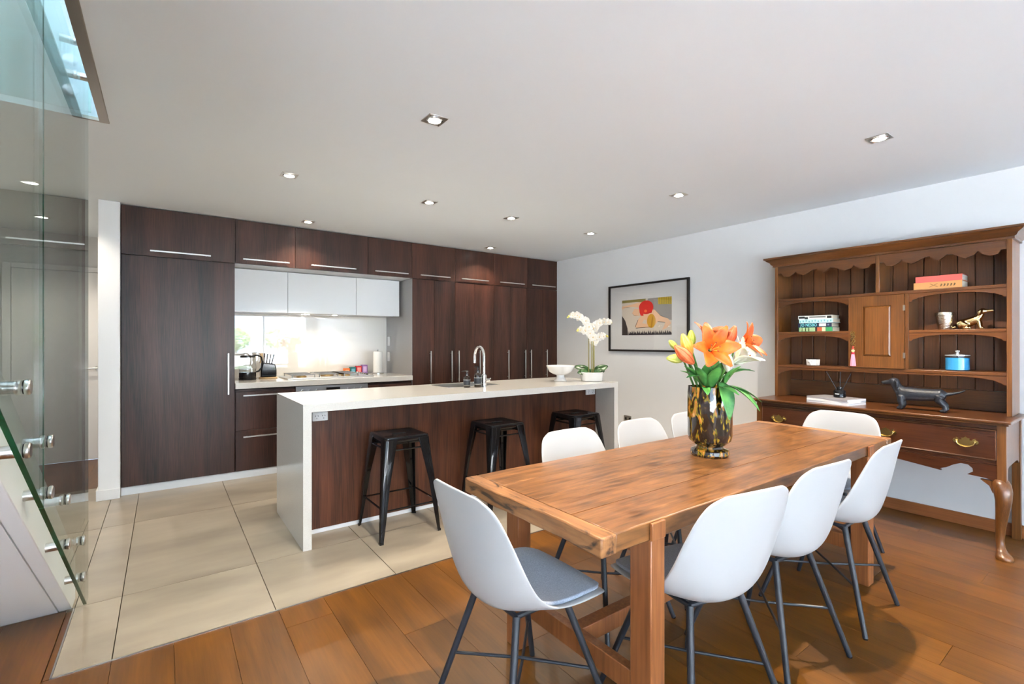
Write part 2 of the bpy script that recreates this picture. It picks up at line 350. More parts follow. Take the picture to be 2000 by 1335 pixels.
def side_window(name, x, y0, y1, z0, z1, n):
    w = struct(name, M().box(x - .03, x + .03, y0, y1, z0, z0 + .05).box(x - .03, x + .03, y0, y1, z1 - .05, z1).box(x - .03, x + .03, y0, y0 + .05, z0 + .05, z1 - .05).box(x - .03, x + .03, y1 - .05, y1, z0 + .05, z1 - .05), trim_white, bevel=.003)
    q = (y1 - y0 - .1) / n
    for k in range(n):
        a = y0 + .05 + k * q
        if k: obj('mullion', M().box(x - .025, x + .025, a - .02, a + .02, z0 + .05, z1 - .05), trim_white, w)
        obj('pane', M().box(x - .003, x + .003, a + (.02 if k else 0), a + q - (.02 if k < n - 1 else 0), z0 + .05, z1 - .05), window_glass, w)
side_window('window_2_added', XL - .08, -6.2, -1.0, 0, 2.3, 4)  # added unseen window, put in to brighten the stair underside and room
side_window('window_3_added', XL - .08, .2, 3.2, 3.0, 4.8, 2)  # invented upper window, lets daylight down into the stair void
# upper storey round the stair void
struct('wall_upper_far', M().box(XL, 2.2, 5.0, 5.1, 2.8, 5.0), wall_white)
YU = -1.2  # upper back wall set close so its invented window lights the void edge
struct('wall_upper_right', M().box(2.1, 2.2, YU, 5.0, 2.8, 5.0), wall_white)
struct('wall_upper_back', M().box(XL, -1.3, YU - .1, YU, 2.8, 5.0).box(2.0, 2.2, YU - .1, YU, 2.8, 5.0).box(-1.3, 2.0, YU - .1, YU, 4.9, 5.0), wall_white)
w4 = struct('window_4_added', M().box(-1.3, 2.0, YU - .08, YU - .02, 2.8, 2.85).box(-1.3, 2.0, YU - .08, YU - .02, 4.85, 4.9).box(-1.3, -1.25, YU - .08, YU - .02, 2.85, 4.85).box(1.95, 2.0, YU - .08, YU - .02, 2.85, 4.85), trim_white)  # added glazing, sized to brighten the fascia at the void
obj('pane', M().box(-1.25, 1.95, YU - .053, YU - .047, 2.85, 4.85), window_glass, w4)
struct('ceiling_upper', M().box(XL, 2.2, YU, 5.1, 5.0, 5.15), ceil_white)
# garden seen in the reflections
struct('ground_patio', M().box(-9, 13, -18, YB - .15, -.12, -.05).box(-9, XL - .15, YB - .15, 8, -.12, -.05).box(XW + .15, 13, YB - .15, 8, -.12, -.05), mat('patio_paving', srgb(205, 211, 220), .8, var=.06, vscale=(3,) * 3))
gw = single('garden_wall', M().box(-9, 13, -13.2, -13.0, -.05, .75), trim_white, 'white rendered garden wall beyond the sliding doors', 'garden wall')
leaf_g = mat('hedge_leaf', srgb(60, 96, 38), .6, col2=srgb(130, 158, 70), vscale=(30,) * 3, rnd=.15)
def bush(x, y, s, lab):
    m = M(); rr = random.Random(int(x * 100))
    for k in range(420):
        th = rr.random() * 2 * pi; ph = math.acos(1 - 2 * rr.random()); r = s * (.75 + .3 * rr.random())
        c = Vector((x + r * sin(ph) * cos(th), y + .7 * r * sin(ph) * sin(th), 1.45 + .75 * r * cos(ph)))
        a = Vector((rr.uniform(-1, 1), rr.uniform(-1, 1), rr.uniform(-1, 1))).normalized(); b = a.cross(Vector((.3, .5, .8))).normalized()
        q = .09 * s
        m.add([c - a * q * 1.6, c + b * q * .6, c + a * q * 1.6, c - b * q * .6], [(0, 1, 2, 3)])
    t = thing('garden_shrub', lab, 'shrub', (x, y, -.05), 'shrubs outside')
    obj('foliage', m, leaf_g, t, local=False); obj('stem', M().tube([(x, y, -.05), (x + .05, y, .6), (x, y, 1.4)], [.06, .05, .03], 8), mat('bark', srgb(90, 70, 50), .9), t)
for i, (x, s, lab) in enumerate(((.9, 1.0, 'leafy garden shrub nearest the window jamb, first of four'), (2.4, 1.1, 'broad leafy garden shrub second along the garden wall'), (3.9, 1.0, 'rounded leafy garden shrub third along the garden wall'), (5.3, 1.3, 'tallest leafy garden shrub at the end of the garden wall'))):
    bush(x + .35 * i, -14.4, s * .66, lab)

# ================================================================== STAIR AND GLASS
SL = .73
def sz(y): return SL * (3.11 - y)
st = thing('staircase', 'white enclosed staircase with sloping underside at the left edge', 'staircase', (-.87, 3.11, 0))
def slab(o0, o1, x0, x1, yc):
    return M().prism([(3.11, o0 if o0 > 0 else 0)] + ([(yc, o0 if o0 > 0 else 0)] if yc > 3.11 else []) + [(yc, max(sz(yc) + o1, .001)), (-.7, sz(-.7) + o1), (-.7, sz(-.7) + o0)], 0, x0, x1)
obj('stringer', slab(0, .30, -.405, -.358, 3.22), trim_white, st, bevel=.003)
obj('soffit', M().prism([(3.105, .0), (3.16, 0), (3.16, .03), (-.7, sz(-.7) + .04), (-.7, sz(-.7) + .008)], 0, XL + .005, -.407), trim_white, st)
for k in range(13):
    y0 = 3.19 - k * .274; z = .2 * (k + 1)
    if z < 2.7: obj('tread', M().box(XL + .005, -.407, y0 - .274, y0, z - .03, z), floor_wood, st, bevel=.003); obj('riser', M().box(XL + .005, -.407, y0 - .015, y0 - .001, z - .198, z - .031), trim_white, st)
XG0, XG1 = -.316, -.304
gcap = M().lathe([(0, 0), (.019, 0), (.021, .003), (.021, .009), (.0185, .012), (.0, .012)], ax=0, n=24).mesh('cap')
grod = M().lathe([(.017, 0), (.017, 1)], ax=0, n=20).mesh('rod')
gring = M().lathe([(.0185, 0), (.0185, .003)], ax=0, n=20).mesh('gasket')
def standoff(parent, y, z, x0, x1, flip=False):    # steel barrel from stringer to glass and the button on the outer side
    w = parent.location
    r = piece('standoff', grod, steel, Vector((x0, y, z)) - w, parent); r.scale = (x1 - x0, 1, 1)
    c = piece('standoff_cap', gcap, steel, Vector((x1 + (.0155 if not flip else -.0155), y, z)) - w, parent)
    g = piece('gasket', gring, black_plastic, Vector((x1 + (.0125 if not flip else -.0155), y, z)) - w, parent)
    if flip: c.scale = (-1, 1, 1)
YG = 3.165
def panel(label, ya, yb, caps):
    t = thing('stair_balustrade', label, 'balustrade', (-.318, (ya + yb) / 2, 0), 'stair glass panels')
    zb = lambda y: max(.012, .737 * (3.118 - y))
    pts = [(ya, 3.7), (ya, zb(ya))] + ([(3.10, zb(3.10))] if yb > 3.1 else []) + [(yb, zb(yb)), (yb, 3.7)]
    obj('pane', M().prism(pts, 0, XG0, XG1), balus_glass, t)
    e = .0022                                   # polished lower edge reads dark green
    y2 = min(yb, 3.10)
    obj('pane_edge', M().prism([(ya, zb(ya) - .004), (y2, zb(y2) - .004), (y2, zb(y2) - .0005), (ya, zb(ya) - .0005)], 0, XG0, XG1), glass_edge, t)
    if ya > 1.5: obj('pane_seam', M().box(XG1 - .003, XG1 + .0003, ya - .0012, ya - .0002, zb(ya), 3.7), glass_edge, t)
    for y, z in caps: standoff(t, y, z, -.358, XG0)
panel('frameless stair glass panel at the open foot of the stairs, right of the seam', 2.075, YG, [(2.125, .965), (2.125, .80), (2.473, .685), (2.473, .515), (2.90, .385), (2.90, .22)])
panel('frameless stair glass panel left of the vertical seam, nearest the camera', .75, 2.072, [(1.80, 1.165), (1.80, .995), (1.3, 1.53), (1.3, 1.36)])
# balustrade of the floor above, hung on the void edges
ub = thing('upper_balustrade', 'greenish glass balustrade on steel buttons around the ceiling void', 'balustrade', (-.8, 3.25, 2.42))
obj('pane', M().box(XL + .02, -.30, 3.222, 3.234, 2.455, 3.75), green_glass, ub)
for x, z in ((-.375, 2.69), (-.375, 2.54), (-1.0, 2.69), (-1.0, 2.54)):
    obj('standoff', M().lathe([(.017, 3.234), (.017, VY)], (x, 0, z), 20, ax=1), steel, ub)
    obj('standoff_cap', M().lathe([(0, 3.206), (.022, 3.206), (.03, 3.211), (.03, 3.222)], (x, 0, z), 24, ax=1), steel, ub)
us = thing('glass_fixing', 'steel standoffs fixing the stair glass to the slab edge', 'bracket', (VX, 2.85, 2.44))
for y, z in ((2.885, 2.635), (2.885, 2.485), (2.2, 2.635), (2.2, 2.485)):
    obj('standoff', M().lathe([(.017, XG1), (.017, VX)], (0, y, z), 20, ax=0), steel, us)
    obj('standoff_cap', M().lathe([(0, XG0 - .012), (.015, XG0 - .012), (.021, XG0 - .008), (.021, XG0)], (0, y, z), 24, ax=0), steel, us)

# ================================================================== KITCHEN RUN
G = .0018
def bar_handle(parent, p0, p1, w=.006, d=.028):      # square bar pull standing off a front that faces -Y
    x0, z0 = p0; x1, z1 = p1
    y = YK - d
    m = M().box(x0 - (w if x0 == x1 else 0), x1 + (w if x0 == x1 else 0), y - .006, y + .004, z0 - (w if z0 == z1 else 0), z1 + (w if z0 == z1 else 0))
    for t in (.08, .92):
        xx, zz = x0 + (x1 - x0) * t, z0 + (z1 - z0) * t
        m.box(xx - .004, xx + .004, y + .004, YK, zz - .004, zz + .004)
    return obj('handle', m, steel, parent, bevel=.001)
def unit(name, label, cat, x0, x1, z0, z1, fronts, body_m=None, y1=None, fm=None, group=None, bottom=None, yf=YK):
    t = thing(name, label, cat, ((x0 + x1) / 2, (yf + YS) / 2, z0), group)
    obj('body', M().box(x0 + .001, x1 - .001, yf + .021, y1 or YS - .012, z0 + (.018 if bottom else .001), z1 - .001), body_m or dark_wood_v, t)
    if bottom: obj('base_panel', M().box(x0 + .001, x1 - .001, yf + .021, y1 or YS - .012, z0, z0 + .017), bottom, t)
    for f in fronts:
        d = obj(f[0], M().box(f[1] + G, f[2] - G, yf, yf + .02, f[3] + G, f[4] - G), fm or dark_wood_v, t, bevel=.0012)
        if len(f) > 5 and f[5]: bar_handle(d, *f[5])
    return t
ZT = 2.022
UB = [-.289, .540, 1.063, 1.801, 2.316, 2.884, 3.459, 4.01, XW - .004]
HU = [(293, 412), (475, 566), (608, 696), (733, 798), (822, 880), (902, 955), (977, 1025), (1040, 1085)]
UL = ['wide dark wood top cabinet above the tall fridge door', 'dark wood top cabinet over the leftmost white wall cupboard', 'dark wood top cabinet over the middle white wall cupboard',
      'dark wood top cabinet over the rightmost white wall cupboard', 'dark wood top cabinet over the tall doors beside the grey niche end', 'dark wood top cabinet over the second pair of tall doors',
      'dark wood top cabinet over the third pair of tall doors', 'rightmost dark wood top cabinet, against the grey wall']
for i in range(8):
    a, b = UB[i], UB[i + 1]
    h0 = px(HU[i][0], 500, 1, YK - .03).x; h1 = px(HU[i][1], 500, 1, YK - .03).x
    unit('top_cabinet', UL[i], 'cabinet', a, b, ZT, ZC - .004, [('door', a, b, ZT, ZC - .006, ((h0, 2.066), (h1, 2.066)))], group='dark wood top cabinets', bottom=grey_light if i in (1, 2, 3) else None)
unit('tall_fridge_cabinet', 'tall dark wood fridge door with a vertical steel bar at its right', 'cabinet', UB[0], .537, .07, ZT - .001, [('door', UB[0], .537, .07, ZT - .002, ((.482, .80), (.482, 1.18)))])
TD = [2.319, 2.599, 2.884, 3.164, 3.455, 3.722, 3.995, 4.283, XW - .004]
HX = [2.544, 2.825, 2.924, 3.228, 3.675, 3.957, 4.054, 4.338]
TLb = ['pair of tall dark wood pantry doors next to the grey niche end', 'pair of tall dark wood pantry doors behind the tap', 'pair of tall dark wood pantry doors third from the niche', 'pair of tall dark wood pantry doors against the grey wall, behind the footed bowl']
for i in range(4):
    a, c, b = TD[2 * i], TD[2 * i + 1], TD[2 * i + 2]
    t = unit('tall_cabinet', TLb[i], 'cabinet', a + (.012 if i == 0 else 0), b, .07, ZT - .001, [('door', a, c, .07, ZT - .002, ((HX[2 * i], .80), (HX[2 * i], 1.18))), ('door', c, b, .07, ZT - .002, ((HX[2 * i + 1], .80), (HX[2 * i + 1], 1.18)))], group='tall pantry cabinets')
    if i == 0: obj('end_panel', M().box(a - .001, a + .011, YK + .002, YS - .012, .07, ZT - .002), grey_lam, t)
# wall cupboards, white gloss, set back in the niche
WY = 5.43
wb = [.541, px(562, 560, 1, WY).x, px(696, 560, 1, WY).x, px(780, 560, 1, WY).x]
WL = ['white gloss wall cupboard nearest the fridge', 'widest white gloss wall cupboard, above the hob', 'white gloss wall cupboard at the right end of the row']
for i in range(3):
    a, b = wb[i], wb[i + 1]
    t = thing('wall_cupboard', WL[i], 'cabinet', ((a + b) / 2, WY, 1.595), 'white wall cupboards')
    obj('body', M().box(a + .001, b - .001, WY + .021, YS - .012, 1.60, ZT - .002), grey_light, t)
    obj('door', M().box(a + G, b - G, WY, WY + .02, 1.592, ZT - .006), white_gloss, t, bevel=.0012)
rh = single('rangehood', M().box(1.12, 1.72, WY + .05, WY + .36, 1.592, 1.599).box(1.16, 1.68, WY + .08, WY + .33, 1.588, 1.5922), steel, 'slim steel rangehood under the middle white cupboard', 'rangehood', bevel=.002)
for k, x in enumerate((1.27, 1.57)):
    t = thing('hood_lamp', ('left', 'right')[k] + ' round lamp in the underside of the rangehood', 'lamp', (x, WY + .14, 1.5868), 'rangehood lamps')
    obj('lens', M().lathe([(0, 1.5868), (.028, 1.5868), (.028, 1.5878), (0, 1.5878)], (x, WY + .14, 0), 20), lamp_emit, t)
    hl = bpy.data.lights.new('hood_beam', 'SPOT'); hl.energy = 6; hl.color = DL_COLOR; hl.spot_size = radians(150); hl.spot_blend = .8; hl.shadow_soft_size = .03
    ho = bpy.data.objects.new('hood_beam', hl); COL.objects.link(ho); ho.location = (x, WY + .14, 1.58)
struct('trim_5', M().box(.540, 2.318, YS - .011, YS + .0, .902, 1.598), splash_m)
# worktop and base units
ct = single('kitchen_worktop', M().box(.539, 2.317, YK - .02, YS - .012, .845, .90), stone, 'pale stone worktop along the splashback', 'worktop', bevel=.003)
unit('drawer_cabinet', 'dark wood drawer unit beside the fridge door with two steel bars', 'cabinet', .541, 1.063, .07, .835,
     [('drawer', .541, 1.063, .45, .815, ((.603, .781), (1.0, .781))), ('drawer', .541, 1.063, .07, .45, ((.603, .392), (1.0, .392)))])
unit('drawer_cabinet', 'dark wood drawer unit right of the oven, mostly behind the island', 'cabinet', 1.801, 2.316, .07, .835,
     [('drawer', 1.801, 2.316, .45, .815, ((1.87, .781), (2.25, .781))), ('drawer', 1.801, 2.316, .07, .45, ((1.87, .392), (2.25, .392)))])
ov = thing('oven', 'built-in stainless steel oven under the hob', 'oven', (1.43, 5.5, .07))
obj('body', M().box(1.067, 1.797, YK + .021, YS - .02, .07, .84), black_plastic, ov)
obj('control_panel', M().box(1.067, 1.797, YK - .004, YK + .02, .745, .838), steel, ov, bevel=.002)
obj('display', M().box(1.36, 1.50, YK - .006, YK - .003, .79, .815), black_plastic, ov)
od = obj('door', M().box(1.067, 1.797, YK - .004, YK + .02, .12, .74), steel, ov, bevel=.002)
obj('glass', M().box(1.13, 1.735, YK - .007, YK - .003, .20, .62), black_plastic, od)
obj('handle', M().cyl((1.12, YK - .045, .69), (1.745, YK - .045, .69), .009).cyl((1.16, YK - .045, .69), (1.16, YK, .69), .006).cyl((1.70, YK - .045, .69), (1.70, YK, .69), .006), steel, od)
for k in range(3): obj('knob', M().cyl((1.13 + k * .07, YK - .022, .79), (1.13 + k * .07, YK - .004, .79), .016), steel, ov); obj('knob', M().cyl((1.59 + k * .07, YK - .022, .79), (1.59 + k * .07, YK - .004, .79), .016), steel, ov)
plm = mat('plinth_white', (.70, .73, .76), .3)
struct('trim_6', M().box(-.289, XW, YK + .012, YK + .03, 0, .068), plm)
# hob
hb = thing('gas_hob', 'stainless steel gas hob with five burners and cast iron trivets', 'hob', (1.5, 5.5, .90))
hx0, hx1, hy0, hy1 = 1.02, 1.92, 5.27, 5.74
obj('plate', M().box(hx0, hx1, hy0, hy1, .9005, .912), steel, hb, bevel=.003)
hobs = [(hx0 + .16, 5.40, .04), (hx0 + .16, 5.62, .035), (hx0 + .45, 5.52, .058), (hx1 - .28, 5.40, .04), (hx1 - .28, 5.62, .035)]
for x, y, r in hobs:
    bnr = obj('burner', M().lathe([(r * 1.25, .912), (r * 1.2, .922), (r, .924), (r, .930), (0, .931)], (x, y, 0), 24), mat('burner_brass', (.5, .33, .14), .35, .9), hb)
    obj('burner_cap', M().lathe([(r * .85, .931), (r * .85, .938), (0, .940)], (x, y, 0), 24), black_matt, bnr)
for cx, w in ((hx0 + .16, .22), (hx0 + .45, .26), (hx1 - .28, .22)):
    m = M()
    for s in (-1, 1):
        m.box(cx + s * w / 2 - .005, cx + s * w / 2 + .005, hy0 + .03, hy1 - .03, .938, .946)
        for yy in (hy0 + .04, hy1 - .04): m.box(cx + s * w / 2 - .005, cx + s * w / 2 + .005, yy - .005, yy + .005, .912, .946)
    for yy in (hy0 + .035, (hy0 + hy1) / 2, hy1 - .035): m.box(cx - w / 2, cx + w / 2, yy - .004, yy + .004, .938, .946)
    for q in (-.11, .11): m.box(cx - w / 2, cx + w / 2, (hy0 + hy1) / 2 + q - .003, (hy0 + hy1) / 2 + q + .003, .940, .946)
    obj('trivet', m, mat('cast_iron_trivet', (.32, .30, .28), .3, .8), hb)
for k in range(5): obj('knob', M().lathe([(.018, .912), (.018, .930), (.015, .934), (0, .934)], (hx1 - .06, 5.34 + k * .08, 0), 18), chrome, hb)
# switches on the grey niche end
for z, lab in ((1.295, 'upper white double switch on the grey niche end'), (1.10, 'lower white double switch on the grey niche end')):
    sw = thing('wall_switch', lab, 'switch', (2.318, 5.82, z - .06), 'switches in the niche')
    obj('plate', M().box(2.309, 2.3175, 5.785, 5.86, z - .058, z + .058), switch_white, sw, bevel=.002)
    for q in (-.025, .025): obj('rocker', M().box(2.306, 2.3095, 5.812, 5.832, z + q - .008, z + q + .008), switch_white, sw)
# kettle ------------------------------------------------------------------
kx, ky = .69, 5.52
kt = thing('electric_kettle', 'glass electric kettle with black base and handle on the worktop', 'kettle', (kx, ky, .90))
obj('base', M().lathe([(.0, .901), (.078, .901), (.08, .906), (.08, .918), (.074, .922), (0, .922)], (kx, ky, 0), 32), black_plastic, kt)
obj('lower_band', M().lathe([(.0, .923), (.076, .923), (.078, .93), (.077, .975), (.073, .977), (0, .977)], (kx, ky, 0), 32), black_plastic, kt)
obj('jug', M().lathe([(.075, .978), (.080, 1.02), (.076, 1.09), (.066, 1.135)], (kx, ky, 0), 40, cap=False), clear_glass, kt)
obj('water', M().lathe([(0, .978), (.072, .978), (.076, 1.01), (0, 1.01)], (kx, ky, 0), 32), clear_glass, kt)
obj('collar', M().lathe([(.0665, 1.128), (.069, 1.13), (.069, 1.142), (.05, 1.150), (0, 1.152)], (kx, ky, 0), 32), black_plastic, kt)
obj('handle', M().tube([(kx + .05, ky, 1.147), (kx + .09, ky, 1.15), (kx + .125, ky, 1.13), (kx + .135, ky, 1.08), (kx + .128, ky, 1.02), (kx + .10, ky, .985), (kx + .076, ky, .98)], [(.011, .009)] * 7, 10), black_plastic, kt)
obj('spout', M().prism([(kx - .06, 1.138), (kx - .095, 1.135), (kx - .066, 1.09)], 1, ky - .02, ky + .02), clear_glass, kt)
# knife block ---------------------------------------------------------------
bx, by = .895, 5.62
kb = thing('knife_block', 'black knife block holding steel-handled knives beside the kettle', 'knife block', (bx, by, .90))
obj('base', M().lathe([(0, .901), (.088, .901), (.09, .905), (.085, .915), (0, .915)], (bx, by, 0), 32), mat('wood_disc', srgb(190, 160, 116), .5), kb)
obj('block', M().prism([(bx - .075, .916), (bx + .075, .916), (bx + .075, .99), (bx + .062, 1.055), (bx - .055, 1.07), (bx - .075, 1.0)], 1, by - .05, by + .05), black_metal, kb, bevel=.012, seg=3)
for k in range(4): obj('knife_handle', M().tube([(bx - .04 + k * .025, by + .01, 1.05), (bx - .035 + k * .027, by + .01, 1.10), (bx - .032 + k * .03, by + .012, 1.165 - .004 * k)], [.008, .007, .009], 10), chrome, kb)
obj('board', M().box(bx - .075, bx - .045, by + .02, by + .045, 1.06, 1.168), mat('wood_disc', (0, 0, 0)), kb, bevel=.003)
# paper towel + packs
tx_, ty_ = 2.13, 5.72
pt = thing('paper_towel', 'white paper towel roll standing on its holder by the grey niche end', 'paper towel', (tx_, ty_, .90))
obj('holder', M().lathe([(0, .9005), (.07, .9005), (.07, .909), (.012, .911), (.008, 1.18), (.011, 1.19), (0, 1.195)], (tx_, ty_, 0), 28), steel, pt)
obj('roll', M().lathe([(.02, .912), (.054, .912), (.055, .915), (.055, 1.165), (.053, 1.168), (.02, 1.168)], (tx_, ty_, 0), 32, closed=True), paper, pt)
for k, (c, c2, nm) in enumerate((((226, 110, 40), (240, 180, 130), 'orange'), ((30, 110, 110), (120, 180, 200), 'teal'), ((200, 40, 50), (240, 150, 140), 'red'), ((150, 110, 170), (210, 180, 220), 'purple'))):
    x0 = 1.755 + k * .072; lift = .012 * k
    t = thing('tea_packet', '%s tea packet in the row of four behind the hob' % nm, 'packet', (x0 + .033, 5.85, .90), 'tea packets')
    obj('box', M().box(x0, x0 + .066, 5.82, 5.88, .901, .968 + lift), flat('packet_' + nm, c, .5), t, bevel=.002)
    obj('label_panel', M().box(x0 + .012, x0 + .054, 5.8185, 5.8205, .92, .95 + lift), flat('packet_label_' + nm, c2, .5), t)

# ================================================================== ISLAND
IX0, IX1, IY0, IY1 = .69, 3.545, 3.117, 3.96
PY = 3.362
isl = thing('kitchen_island', 'long kitchen island with pale stone waterfall ends and dark wood front', 'island', ((IX0 + IX1) / 2, 3.54, 0))
SX0, SX1, SY0, SY1 = 1.93, 2.46, 3.56, 3.90
stp = M().box(IX0, IX1, IY0, SY0, .85, .90).box(IX0, IX1, SY1, IY1, .85, .90).box(IX0, SX0, SY0, SY1, .85, .90).box(SX1, IX1, SY0, SY1, .85, .90)
obj('worktop', stp, stone, isl)
obj('end_slab', M().box(IX0, IX0 + .05, IY0, IY1, 0, .85), stone, isl)
obj('end_slab', M().box(IX1 - .052, IX1, IY0, IY1, 0, .85), stone, isl)
obj('front_panel', M().box(IX0 + .052, IX1 - .054, PY, PY + .02, .03, .848), dark_wood_h, isl)
obj('kickboard', M().box(IX0 + .052, IX1 - .054, PY + .004, PY + .018, .0, .029), plm, isl)
obj('carcass', M().box(IX0 + .052, IX1 - .054, PY + .022, IY1 - .03, .07, .66), dark_wood_v, isl)
for k in range(5):
    w = (IX1 - IX0 - .106) / 5; x0 = IX0 + .052 + k * w
    d = obj('door', M().box(x0 + .002, x0 + w - .002, IY1 - .028, IY1 - .008, .08, .84), dark_wood_v, isl, bevel=.001)
    obj('handle', M().box(x0 + .08, x0 + w - .08, IY1 + .012, IY1 + .02, .775, .787).box(x0 + .1, x0 + .108, IY1 - .008, IY1 + .012, .777, .785).box(x0 + w - .108, x0 + w - .1, IY1 - .008, IY1 + .012, .777, .785), steel, d)
def sockets(name, x0, x1, z0, z1, lab):
    t = thing(name, lab, 'socket', ((x0 + x1) / 2, PY, z0), 'double sockets on the island front')
    obj('plate', M().box(x0, x1, PY - .012, PY - .001, z0, z1), switch_white, t, bevel=.003)
    for c in (.28, .72):
        xc = x0 + (x1 - x0) * c; zc = (z0 + z1) / 2 - .004
        o = obj('outlet', M().prism([(xc - .011, zc + .006), (xc - .008, zc + .004), (xc - .005, zc + .012), (xc - .008, zc + .013)], 1, PY - .0128, PY - .0118), black_matt, t)
        obj('outlet', M().prism([(xc + .011, zc + .006), (xc + .008, zc + .004), (xc + .005, zc + .012), (xc + .008, zc + .013)], 1, PY - .0128, PY - .0118), black_matt, t)
        obj('outlet', M().box(xc - .0015, xc + .0015, PY - .0128, PY - .0118, zc - .012, zc - .004), black_matt, t)
        obj('switch', M().box(xc - .006, xc + .006, PY - .0145, PY - .0118, z1 - .014, z1 - .006), switch_white, t)
sockets('power_socket', .80, .90, .756, .815, 'white double power socket at the left end of the island front')
sockets('power_socket', px(1143, 765, 1, PY).x, px(1160.5, 765, 1, PY).x, .766, .828, 'double power socket at the right end of the island front')
# sink
sk = thing('kitchen_sink', 'stainless undermount sink set in the island top', 'sink', (2.2, 3.73, .70))
m = M().box(SX0 - .01, SX1 + .01, SY0 - .01, SY1 + .01, .70, .705)
m.box(SX0 - .012, SX0 - .002, SY0 - .01, SY1 + .01, .705, .849).box(SX1 + .002, SX1 + .012, SY0 - .01, SY1 + .01, .705, .849).box(SX0, SX1, SY0 - .012, SY0 - .002, .705, .849).box(SX0, SX1, SY1 + .002, SY1 + .012, .705, .849)
obj('bowl', m, steel, sk)
obj('rim', M().box(SX0 + .0, SX1, SY0 + .0005, SY0 + .006, .86, .9015).box(SX0, SX1, SY1 - .006, SY1 - .0005, .86, .9015).box(SX0 + .0005, SX0 + .006, SY0, SY1, .86, .9015).box(SX1 - .006, SX1 - .0005, SY0, SY1, .86, .9015), steel, sk)
obj('drain', M().lathe([(0, .7052), (.04, .7052), (.04, .708), (.03, .709), (0, .707)], (2.2, 3.75, 0), 24), chrome, sk)
# tap
fx, fy = 2.235, 3.47
tp = thing('mixer_tap', 'chrome gooseneck mixer tap on the island', 'tap', (fx, fy, .90))
obj('body', M().lathe([(0, .9005), (.026, .9005), (.026, .905), (.022, .91), (.022, 1.0), (.014, 1.01), (0, 1.01)], (fx, fy, 0), 24), chrome, tp)
arc = [(fx, fy, 1.0), (fx, fy, 1.10)] + [(fx, fy + .075 - .075 * cos(a), 1.16 + .085 * sin(a)) for a in [k * pi / 10 for k in range(11)]] + [(fx, fy + .152, 1.10)]
obj('spout', M().tube(arc, .0115, 14), chrome, tp)
obj('lever', M().cyl((fx + .018, fy, .955), (fx + .055, fy, .955), .016, .014).tube([(fx + .05, fy, .955), (fx + .068, fy - .002, .972)], [.006, .005], 8), chrome, tp)
def pump(x, y, h, r, lab, turn):
    t = thing('soap_dispenser', lab, 'soap bottle', (x, y, .90), 'soap bottles by the tap')
    amb = mat('dark_amber_glass', (.02, .011, .006), .08, coat=.6)
    z = .9005
    obj('bottle', M().lathe([(0, z), (r * .92, z), (r, z + .006), (r, z + h * .62), (r * .8, z + h * .74), (r * .4, z + h * .80), (r * .4, z + h * .86), (0, z + h * .86)], (x, y, 0), 28), amb, t)
    obj('label_band', M().lathe([(r + .0008, z + h * .2), (r + .0008, z + h * .5)], (x, y, 0), 28, cap=False), black_matt, t)
    obj('printed_line', M().lathe([(r + .0012, z + h * .515), (r + .0012, z + h * .53)], (x, y, 0), 28, cap=False), paper, t)
    obj('printed_line', M().lathe([(r + .0012, z + h * .165), (r + .0012, z + h * .18)], (x, y, 0), 28, cap=False), paper, t)
    p = obj('pump', M().lathe([(r * .46, z + h * .86), (r * .46, z + h * .93), (r * .14, z + h * .95), (r * .14, z + h * 1.1), (0, z + h * 1.1)], (x, y, 0), 18), black_plastic, t)
    dx, dy = cos(turn), sin(turn)
    obj('nozzle', M().tube([(x - .012 * dx, y - .012 * dy, z + h * 1.11), (x + .02 * dx, y + .02 * dy, z + h * 1.12), (x + .045 * dx, y + .045 * dy, z + h * 1.09)], [(.009, .006), (.007, .005), (.004, .004)], 10), black_plastic, p)
pump(2.075, 3.49, .125, .029, 'short dark pump soap bottle left of the tap', radians(150))
pump(2.17, 3.468, .155, .031, 'tall dark pump soap bottle touching the tap', radians(100))
# footed bowl + orchid
wx, wy = 3.16, 3.515
cer = mat('white_ceramic', (.68, .67, .65), .12, coat=.5)
single('footed_bowl', M().lathe([(0, .9005), (.062, .9005), (.064, .908), (.05, .922), (.038, .945), (.04, .962), (.075, .972), (.112, .995), (.128, 1.03), (.142, 1.049), (.140, 1.054), (.124, 1.035), (.104, 1.0), (.07, .982), (0, .978)], (wx, wy, 0), 40), cer, 'white ceramic footed bowl beside the orchid', 'bowl')
ox, oy = 3.425, 3.35
oc = thing('potted_orchid', 'white orchid in a round white pot at the right end of the island', 'potted plant', (ox, oy, .90))
obj('pot', M().lathe([(0, .9005), (.095, .9005), (.105, .905), (.114, .988), (.110, .990), (.105, .97), (0, .965)], (ox, oy, 0), 36), cer, oc)
lg = mat('orchid_leaf', srgb(24, 52, 26), .3, col2=srgb(52, 92, 44), vscale=(12,) * 3)
stem_m = mat('orchid_stem', srgb(138, 128, 64), .5)
pet = mat('orchid_petal', srgb(224, 221, 214), .45, col2=srgb(216, 206, 186), vscale=(30,) * 3)
yel = mat('orchid_bud', srgb(216, 206, 110), .5); lipm = mat('orchid_lip', srgb(226, 196, 140), .5)
def leaf_rows(p0, d, up, ln, w, droop, fold=.15, n=9, k=5, prof=None):
    d = Vector(d).normalized(); up = Vector(up).normalized(); sd = d.cross(up).normalized(); rows = []
    for i in range(n + 1):
        t = i / n; wd = w * (prof(t) if prof else sin(pi * min(.98, t * .92 + .08)) ** .7)
        c = Vector(p0) + d * (ln * t) + up * (droop[0] * t - droop[1] * t * t)
        rows.append([tuple(c + sd * (wd * s) + up * (fold * wd * s * s)) for s in [(-1 + 2 * j / (k - 1)) for j in range(k)]])
    return rows
